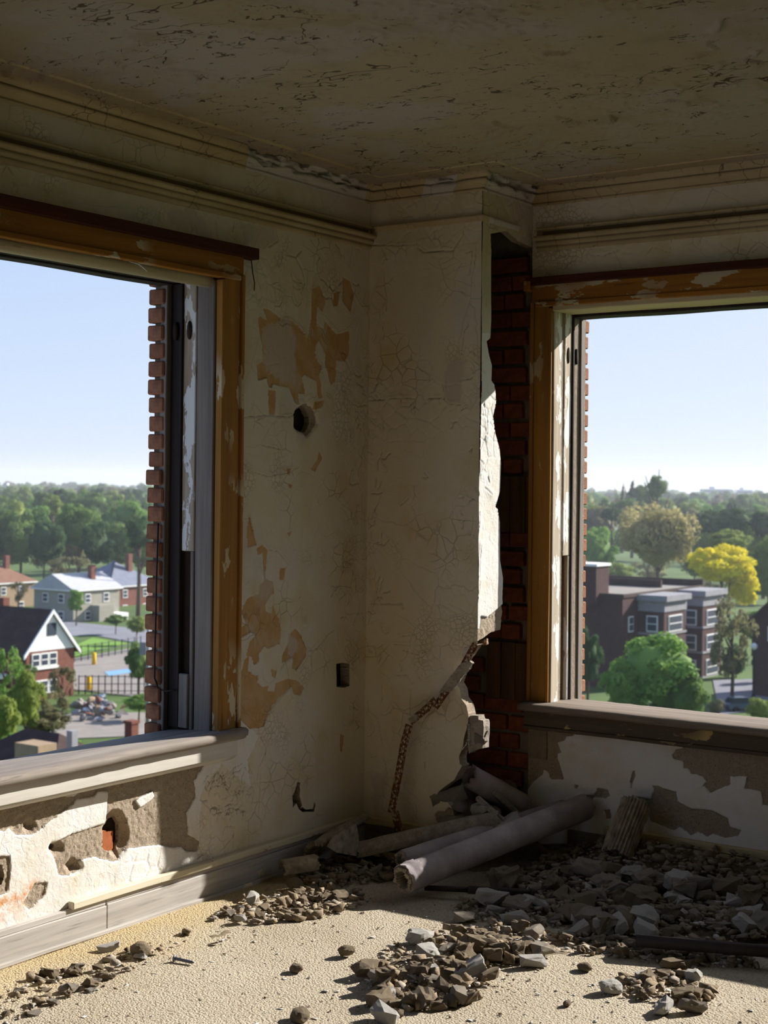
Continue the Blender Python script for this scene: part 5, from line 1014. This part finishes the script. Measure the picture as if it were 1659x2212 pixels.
# dark house at the right edge, lamp, car
p = at(1640, 1335, 175); X, Y, ez = p[0]+9, p[1]+6, p[2]
h = thing('house', (X-5, Y-4, GZ), 'dark house with steep gable at the right edge of right window', 'house'); ebox('wall', (X-9, Y-8, GZ), (X, Y, ez), GR['brownbrick'], h)
for s in (-1, 1): prism('roof_slope', [(X-4.5, ez+4.6), (X-4.5+s*5.2, ez-.3), (X-4.5+s*5.2, ez-.7), (X-4.5, ez+4.2)], 1, Y-8.4, Y+.4, GR['darkroof'], h)
prism('gable', [(X-9, ez), (X, ez), (X-4.5, ez+4.3)], 1, Y-8, Y, GR['brownbrick'], h)
for k in range(2): ewin('y', (X-6.5+k*4, Y-8, ez-1.6), 1.3, 1.7, h)
c = onZ(1628, 1508, GZ); lt = at(1640, 1402, (c-CAM)@GA([-sy_, cy_, 0]))[2]
lp = thing('street_lamp', c, 'dark street lamp post with a white globe beside the parked car', 'lamp'); rel(tube('post', [c, (c[0], c[1], lt)], [.12, .08], GR['tyre'], None, 8), lp); rel(tube('base', [c, (c[0], c[1], GZ+1.0)], [.26, .14], GR['tyre'], None, 8), lp)
rel(tube('globe', [(c[0], c[1], lt-.1), (c[0], c[1], lt+.15), (c[0], c[1], lt+.5), (c[0], c[1], lt+.7)], [.12, .34, .34, .08], GR['whitewood'], None, 10), lp)
c = onZ(1606, 1536, GZ); car = thing('car', c, 'blue grey car parked on the street above the right sill', 'car', None); car.rotation_euler = (0, 0, math.radians(50))
def cpart(nm, prof, w, m, z0=0):
    V = [(x, -w/2, z) for x, z in prof]+[(x, w/2, z) for x, z in prof]; n = len(prof); F = [list(range(n)), list(range(2*n-1, n-1, -1))]+[[i, n+i, n+(i+1) % n, (i+1) % n] for i in range(n)]
    me = bpy.data.meshes.new(nm); me.from_pydata(V, [], F); bm = bmesh.new(); bm.from_mesh(me); bmesh.ops.recalc_face_normals(bm, faces=bm.faces[:]); bmesh.ops.bevel(bm, geom=bm.edges[:], offset=.06, segments=2, affect='EDGES'); bm.to_mesh(me); bm.free(); return link(nm, me, m, car)
s_ = M('car_paint'); carp = s_.end(srgb(72, 86, 112), .25, Metallic=.4); s_ = M('car_glass'); carg = s_.end(srgb(40, 48, 56), .08)
cpart('body', [(-2.2, .35), (-2.25, .8), (-1.9, 1.0), (1.0, 1.02), (2.1, .85), (2.25, .5), (2.2, .35)], 1.8, carp); cpart('cabin', [(-1.9, .98), (-1.55, 1.5), (.2, 1.52), (1.05, 1.0)], 1.6, carg); cpart('roof', [(-1.6, 1.46), (-1.5, 1.56), (.15, 1.58), (.3, 1.47)], 1.5, carp)
for x in (-1.4, 1.4):
    for y in (-.85, .85): tube('wheel', [(x, y-.1, .34), (x, y+.1, .34)], .34, GR['tyre'], car, 14)
for y in (-.65, .65): ebo = bmesh.new(); add_box(ebo, (2.18, y-.2, .62), (2.28, y+.2, .8), .02); link('headlamp', bm_mesh('headlamp', ebo), GR['whitewood'], car)
# utility pole, yellow bollards, fence posts in the yard, debris heap
c = onZ(318, 1610, GZ); zt = at(316, 1345, (c-CAM)@GA([-sy_, cy_, 0]))[2]; up_ = thing('utility_pole', c, 'pale utility pole beside the outer bricks of left window', 'pole'); rel(tube('post', [c, (c[0], c[1], zt)], [.2, .14], GR['stone'], None, 8), up_); rel(ebox('transformer', (c[0]-.8, c[1]-.3, zt-3), (c[0]-.2, c[1]+.3, zt-1.8), GR['stone'], up_), up_)
for px, py in ((203, 1437), (192, 1492)):
    c = onZ(px, py, GZ); tag(tube('bollard', [c, (c[0], c[1], GZ+1.6), (c[0], c[1], GZ+1.7)], [.28, .28, .1], GR['yellow'], None, 8), 'yellow bollard in the yard, %s of the two' % ('upper' if py < 1450 else 'lower'), 'bollard')
def fence(p0, p1, n, label):
    a, b = onZ(*p0, GZ), onZ(*p1, GZ); f = thing('fence', a, label, 'fence'); 
    for k in range(n+1):
        q = a+(b-a)*k/n; rel(tube('post', [q, (q[0], q[1], GZ+2.2)], .07, GR['tyre'], None, 6), f)
    for z in (.4, 1.2, 2.05): rel(tube('rail', [(a[0], a[1], GZ+z), (b[0], b[1], GZ+z)], .05, GR['steel'], None, 6), f)
fence((160, 1432), (330, 1402), 12, 'dark yard fence along the upper edge of the concrete yard'); fence((170, 1500), (340, 1500), 12, 'dark yard fence along the lower edge of the concrete yard')
hc = onZ(205, 1545, GZ)
for k in range(70):
    o = slot(link('debris_slab', random.choice(BR+CH+FL)), GR[random.choice(['stone', 'stone', 'concrete', 'tanwall', 'redbrick', 'haze'])]); r = random.uniform(.3, .8)
    q = onZ(random.gauss(205, 26), random.gauss(1540, 9), GZ); o.location = (q[0], q[1], GZ+r*.3+random.uniform(0, .9)); o.scale = (r, r, r); o.rotation_euler = tuple(random.uniform(-.6, .6) for _ in range(3)); tag(o, 'pale demolition slab in the debris heap left of the lower yard', 'debris', 'demolition slabs outside')
# ---- trees
def leaf_mat(name, a, b):
    s = M(name); r = s.n('ObjectInfo', out=5); c = s.mix(s.rng(s.noise(.5, 3), .38, .62), srgb(*a), srgb(*b)); c = s.mix(s.rng(r, 0, 1, 0, .4), c, tuple(x*.6 for x in srgb(*a)))
    m = s.end(c, .7); tr = s.n('BsdfTranslucent', {0: c}); mx = s.n('MixShader', {0: .38, 1: s.p.outputs[0], 2: tr}); s.t.links.new(mx, s.t.nodes['Material Output'].inputs[0]); return m
LEAF = {'mid': leaf_mat('leaf_mid', (112, 138, 68), (86, 114, 54)), 'dark': leaf_mat('leaf_dark', (74, 104, 56), (54, 82, 46)), 'olive': leaf_mat('leaf_olive', (132, 128, 88), (108, 104, 70)), 'khaki': leaf_mat('leaf_khaki', (186, 174, 118), (158, 150, 98)), 'yellow': leaf_mat('leaf_yellow', (244, 232, 44), (230, 214, 24)), 'bright': leaf_mat('leaf_bright', (132, 166, 78), (98, 136, 60)), 'lime': leaf_mat('leaf_lime', (150, 164, 78), (120, 138, 62))}
def crown_mesh(seed, style='round'):
    r = np.random.default_rng(seed); V = []; nl = {'cone': 22, 'thin': 26}.get(style, 46); per = 260 if style != 'thin' else 110
    for k in range(nl):
        for _ in range(50):
            c = r.uniform(-1, 1, 3)
            if np.linalg.norm(c) < 1: break
        if style == 'cone': c[2] = r.uniform(-1, 1); w = (1-c[2])*.42; c[:2] = r.uniform(-1, 1, 2)*w*.7; lr = .10+.22*(1-c[2])*.5
        else: c *= .78/np.linalg.norm(c)*r.uniform(.55, 1.0); lr = r.uniform(.15, .32)
        if style == 'weep': c[2] = c[2]*.8+.12
        d = r.normal(size=(per, 3)); d /= np.linalg.norm(d, axis=1)[:, None]; d[:, 2] = np.where(d[:, 2] < -.3, -d[:, 2], d[:, 2]) if style != 'weep' else d[:, 2]
        pt = c+d*lr*r.uniform(.72, 1.08, (per, 1))*(GA([1, 1, 1.5]) if style == 'weep' else 1)
        nn = d+r.normal(0, .45, (per, 3)); nn /= np.linalg.norm(nn, axis=1)[:, None]; a = np.cross(nn, r.normal(size=(per, 3))); a /= np.linalg.norm(a, axis=1)[:, None]; b = np.cross(nn, a)
        s = r.uniform(.018, .040, (per, 1)); V.append(np.stack([pt-a*s-b*s*.6, pt+a*s-b*s*.6, pt+a*s*.6+b*s, pt-a*s*.6+b*s], 1))
    V = np.concatenate(V).reshape(-1, 3); Q = np.arange(len(V)).reshape(-1, 4)
    # inner leaf mass so the crown is not see-through
    bm = bmesh.new(); bmesh.ops.create_icosphere(bm, subdivisions=3, radius={'cone': .3, 'thin': .04}.get(style, .58))
    from mathutils import noise as mn
    for v in bm.verts:
        v.co *= 1+.35*mn.noise(v.co*3+Vector((seed, 0, 0)))
        if style == 'cone': v.co.z = v.co.z*2.2-.2
    cv = GA([tuple(v.co) for v in bm.verts]); ct = GA([[v.index for v in f.verts] for f in bm.faces]); bm.free()
    return np_mesh('crown', np.concatenate([V, cv]), Q, ct+len(V))
CR = [crown_mesh(k) for k in range(6)]; CW = [crown_mesh(k+20, 'weep') for k in range(3)]; CC = [crown_mesh(k+40, 'cone') for k in range(2)]; CT = [crown_mesh(k+60, 'thin') for k in range(3)]
for me in CR+CW+CC+CT: me.materials.append(LEAF['mid'])
V, Q, T = tube_pts([(0, 0, 0), (.02, 0, .4), (-.02, .02, .75), (0, 0, 1.0)], [.05, .04, .03, .015], 8)
B_ = [(V, Q, T)]
for k in range(6):
    f = k*1.05; z = .45+.07*k; B_.append(tube_pts([(0, 0, z), (math.cos(f)*.16, math.sin(f)*.16, z+.16), (math.cos(f)*.3, math.sin(f)*.3, z+.36)], [.022, .015, .006], 6))
VV = []; QQ = []; TT = []
for V, Q, T in B_:
    n = len(VV); VV += V; QQ += [tuple(i+n for i in a) for a in Q]; TT += [tuple(i+n for i in a) for a in T]
TRUNK = np_mesh('trunk', VV, QQ, TT, True); TRUNK.materials.append(GR['trunk'])
def tree(px, yt, yb, wpx, D, kind, label, shapes=None, group=None, trunk=True, name='tree'):
    if trunk and kind not in ('yellow', 'khaki') and yb > 1200: D = max(D, .95*24*F_PX/(yb+.12*(yb-yt)-HORIZON-.0108*(px-829)))
    c = at(px, (yt+yb)/2, D); zt, zb = at(px, yt, D)[2], at(px, yb, D)[2]; w = wpx*D/F_PX/2; zb = max(zb, GZ-.5)
    root = thing(name, (c[0], c[1], GZ), label, 'tree', group)
    cr_ = slot(link('crown', random.choice(shapes or CR), None, root), LEAF[kind]); cr_.location = (0, 0, (zt+zb)/2-GZ); cr_.scale = (w, w, (zt-zb)/2); cr_.rotation_euler = (0, 0, random.uniform(0, 6.28))
    if trunk:
        tk = link('trunk', TRUNK, None, root); hh = (zt+zb)/2-GZ+(zt-zb)*.15; tk.scale = (max(2, hh*.55), max(2, hh*.55), hh)
    return root
T_ = [
 (45, 1098, 1235, 130, 300, 'mid', 'large soft green tree at the left edge of the left window'), (170, 1082, 1200, 110, 330, 'mid', 'round green tree in the middle of the left window view'), (245, 1095, 1215, 100, 290, 'bright', 'bright green tree left of the outer bricks, upper row'), (300, 1110, 1200, 70, 270, 'dark', 'dark green tree right beside the outer bricks'),
 (130, 1052, 1112, 60, 480, 'dark', 'dark round tree near the skyline in left window'), (205, 1060, 1120, 90, 460, 'mid', 'pale green round tree near the skyline in left window'), (115, 1070, 1120, 50, 400, 'lime', 'yellowish green tree below the skyline in left window'), (95, 1150, 1240, 80, 245, 'olive', 'olive brown bare looking tree behind the tan house', CT), (150, 1185, 1275, 110, 228, 'olive', 'brownish budding tree beside the stucco house', CT), (235, 1178, 1215, 120, 250, 'lime', 'low yellow green tree above the blue grey roof'), (275, 1075, 1140, 80, 380, 'bright', 'light green tree high beside the outer bricks'),
 (20, 1380, 1560, 90, 140, 'bright', 'leafy green tree in front of the gabled house, left edge', CT), (55, 1440, 1590, 90, 130, 'lime', 'yellow green shrubby tree below the gabled house'), (135, 1410, 1560, 70, 150, 'olive', 'thin olive tree in front of the brick wall of the gabled house', CT), (300, 1385, 1480, 70, 150, 'mid', 'small dark trunked tree in the concrete yard'), (300, 1498, 1540, 80, 150, 'bright', 'low green bushes along the lower yard fence'), (100, 1530, 1590, 120, 125, 'olive', 'olive scrub behind the near dark roof'), (30, 1580, 1640, 80, 108, 'bright', 'bright green bush beside the near dark roof'), (165, 1270, 1330, 40, 190, 'bright', 'small green tree in front of the stucco house'), (40, 1245, 1310, 50, 180, 'olive', 'bare budding tree in front of the tan house', CT), (250, 1325, 1352, 60, 196, 'mid', 'low hedge before the stucco house porch'), (295, 1330, 1372, 50, 185, 'lime', 'light green shrub at the street beside the outer bricks'),
 (1420, 1078, 1250, 185, 285, 'khaki', 'big khaki weeping tree in the middle of right window', CW), (1300, 1125, 1225, 110, 300, 'bright', 'green tree at the left of the right window view'), (1285, 1090, 1140, 90, 420, 'lime', 'pale green tree at the far left of right window view'), (1322, 1095, 1130, 60, 380, 'dark', 'dark round tree left of the khaki weeping tree'), (1366, 1040, 1095, 40, 520, 'dark', 'dark pointed conifer on the skyline in right window', CC), (1345, 1050, 1090, 18, 560, 'dark', 'slim dark conifer on the skyline left of the pointed one', CC), (1420, 1024, 1085, 52, 430, 'mid', 'tall pale tree standing above the skyline in right window'), (1392, 1045, 1100, 60, 500, 'mid', 'soft green tree between the conifer and the tall pale tree'),
 (1560, 1176, 1275, 165, 250, 'yellow', 'bright yellow flowering tree in right window'), (1585, 1090, 1165, 110, 330, 'dark', 'dark green tree right of the khaki tree'), (1530, 1100, 1165, 90, 340, 'dark', 'dark green tree between khaki tree and right edge'), (1650, 1100, 1170, 80, 330, 'dark', 'dark green tree at the right edge, upper row'), (1575, 1143, 1195, 110, 280, 'lime', 'light green low tree above the yellow tree'), (1660, 1150, 1320, 110, 230, 'mid', 'tall green tree at the right edge of right window'),
 (1325, 1212, 1265, 110, 240, 'lime', 'yellow green tree behind the flat apartment roof'), (1400, 1200, 1262, 100, 235, 'olive', 'brown budding tree behind the flat apartment roof', CT), (1582, 1270, 1500, 120, 165, 'olive', 'tall olive budding tree right of the apartment bays', CT), (1425, 1350, 1560, 250, 142, 'bright', 'large bright green tree in front of the apartment block'), (1350, 1420, 1560, 120, 140, 'bright', 'left lobe green tree in front of the dark brick wall'), (1480, 1440, 1570, 110, 138, 'mid', 'right lower green tree before the apartment block'), (1270, 1350, 1500, 70, 165, 'dark', 'dark ivy like tree against the shaded brick wall'), (1548, 1510, 1545, 44, 160, 'olive', 'brown shrub beside the parked car'), (1645, 1505, 1560, 70, 140, 'lime', 'pale roadside shrub right of the parked car'), (1590, 1390, 1470, 60, 190, 'dark', 'dark tree behind the street lamp'), (1648, 1400, 1480, 50, 185, 'dark', 'dark tree at the right edge behind the street lamp'), (1500, 1160, 1245, 90, 300, 'mid', 'green tree between the khaki tree and yellow tree'), (1535, 1235, 1290, 90, 225, 'olive', 'brown scrub below the yellow tree', CT), (1625, 1315, 1390, 90, 215, 'mid', 'green tree below the yellow tree at right'),
 (95, 1478, 1580, 80, 140, 'olive', 'olive green bushy tree left of the debris heap', CT), (8, 1490, 1615, 80, 122, 'lime', 'light green bush at the lower left corner of the left window view'), (60, 1420, 1500, 50, 150, 'mid', 'dark green shrub against the gabled house windows', CT), (150, 1590, 1630, 70, 112, 'bright', 'low bright bush behind the near dark roof ridge')]
for a in T_:
    rt = tree(*a)
    if a[5] == 'yellow':
        for px, py, wx, hx in ((1606, 1268, 78, 110), (1520, 1215, 80, 70)):
            c = at(px, py, 249); k = slot(link('crown', CR[2], None, rt), LEAF['yellow']); k.location = (c[0]-rt.location.x, c[1]-rt.location.y, c[2]-GZ); k.scale = (wx*.039, wx*.039, hx*.039)
KW = {'mid': 'mid green', 'dark': 'dark green', 'bright': 'bright green', 'lime': 'yellowish green', 'olive': 'brownish olive'}
BW = {330: 'nearest', 400: 'second', 480: 'third', 640: 'fourth', 860: 'hazy fifth', 1200: 'hazy sixth', 1700: 'skyline'}
for (x0, x1, side) in ((-70, 350, 'left'), (1235, 1740, 'right')):
    for D, yt, hp, wp_ in ((330, 1120, 75, 78), (400, 1088, 60, 62), (480, 1072, 45, 46), (640, 1062, 34, 40), (860, 1057, 26, 32), (1200, 1053, 18, 28), (1700, 1050, 14, 26)):
        x = x0
        while x < x1:
            if D < 350 and 1330 < x < 1520: x += 30; continue
            kd = random.choice(['mid', 'mid', 'dark', 'bright', 'lime', 'olive']); w = wp_*random.uniform(.75, 1.4); y = yt+random.uniform(-5, 9)*(hp/40+.3)+.0108*(x-829)
            tree(x, y, y+hp*1.6, w*1.25, D*random.uniform(.94, 1.08), kd, 'distant %s tree in the %s woodland row, seen through the %s window' % (KW[kd], BW[D], side), None, 'distant %s trees, %s row, %s window' % (KW[kd], BW[D], side), False); x += w*.72
# far pale buildings on the skyline
for a, b, yt, yb, D, lb in ((1518, 1578, 1056, 1075, 1500, 'far pale slab building on the skyline, the longer one'), (1592, 1626, 1058, 1075, 1500, 'far pale slab building on the skyline, the shorter right one'), (4, 26, 1050, 1064, 1200, 'far pale building at the left end of the skyline')):
    p, q = at(a, yt, D), at(b, yt, D); h = thing('far_building', ((p[0]+q[0])/2, (p[1]+q[1])/2, GZ), lb, 'building'); bm = bmesh.new(); L = math.hypot(q[0]-p[0], q[1]-p[1]); add_box(bm, (0, 0, GZ), (L, 14, p[2])); add_box(bm, (L*.3, 3, p[2]), (L*.45, 9, p[2]+2.5))
    o = link('block', bm_mesh('block', bm), GR['haze']); o.location = (p[0], p[1], 0); o.rotation_euler = (0, 0, math.atan2(q[1]-p[1], q[0]-p[0])); rel(o, h)
    for fl in range(3):
        bm = bmesh.new(); add_box(bm, (L*.04, -.15, p[2]-3-4*fl), (L*.96, .1, p[2]-1.6-4*fl)); o2 = link('window_row', bm_mesh('window_row', bm), GR['glass']); o2.location = o.location; o2.rotation_euler = o.rotation_euler; rel(o2, h)
# spring haze over the town
bm = bmesh.new(); add_box(bm, (-3500, 70, GZ-1), (2400, 4500, 40)); s_ = bpy.data.materials.new('haze_air'); s_.use_nodes = True; nt = s_.node_tree; nt.nodes.clear(); ou = nt.nodes.new('ShaderNodeOutputMaterial'); vs_ = nt.nodes.new('ShaderNodeVolumeScatter'); vs_.inputs['Density'].default_value = .00026; vs_.inputs['Anisotropy'].default_value = .2; vs_.inputs['Color'].default_value = (.90, .94, 1, 1); nt.links.new(vs_.outputs[0], ou.inputs['Volume'])
tag(link('haze', bm_mesh('haze', bm), s_), 'thin bluish spring haze over the distant trees', 'haze', kind='stuff')
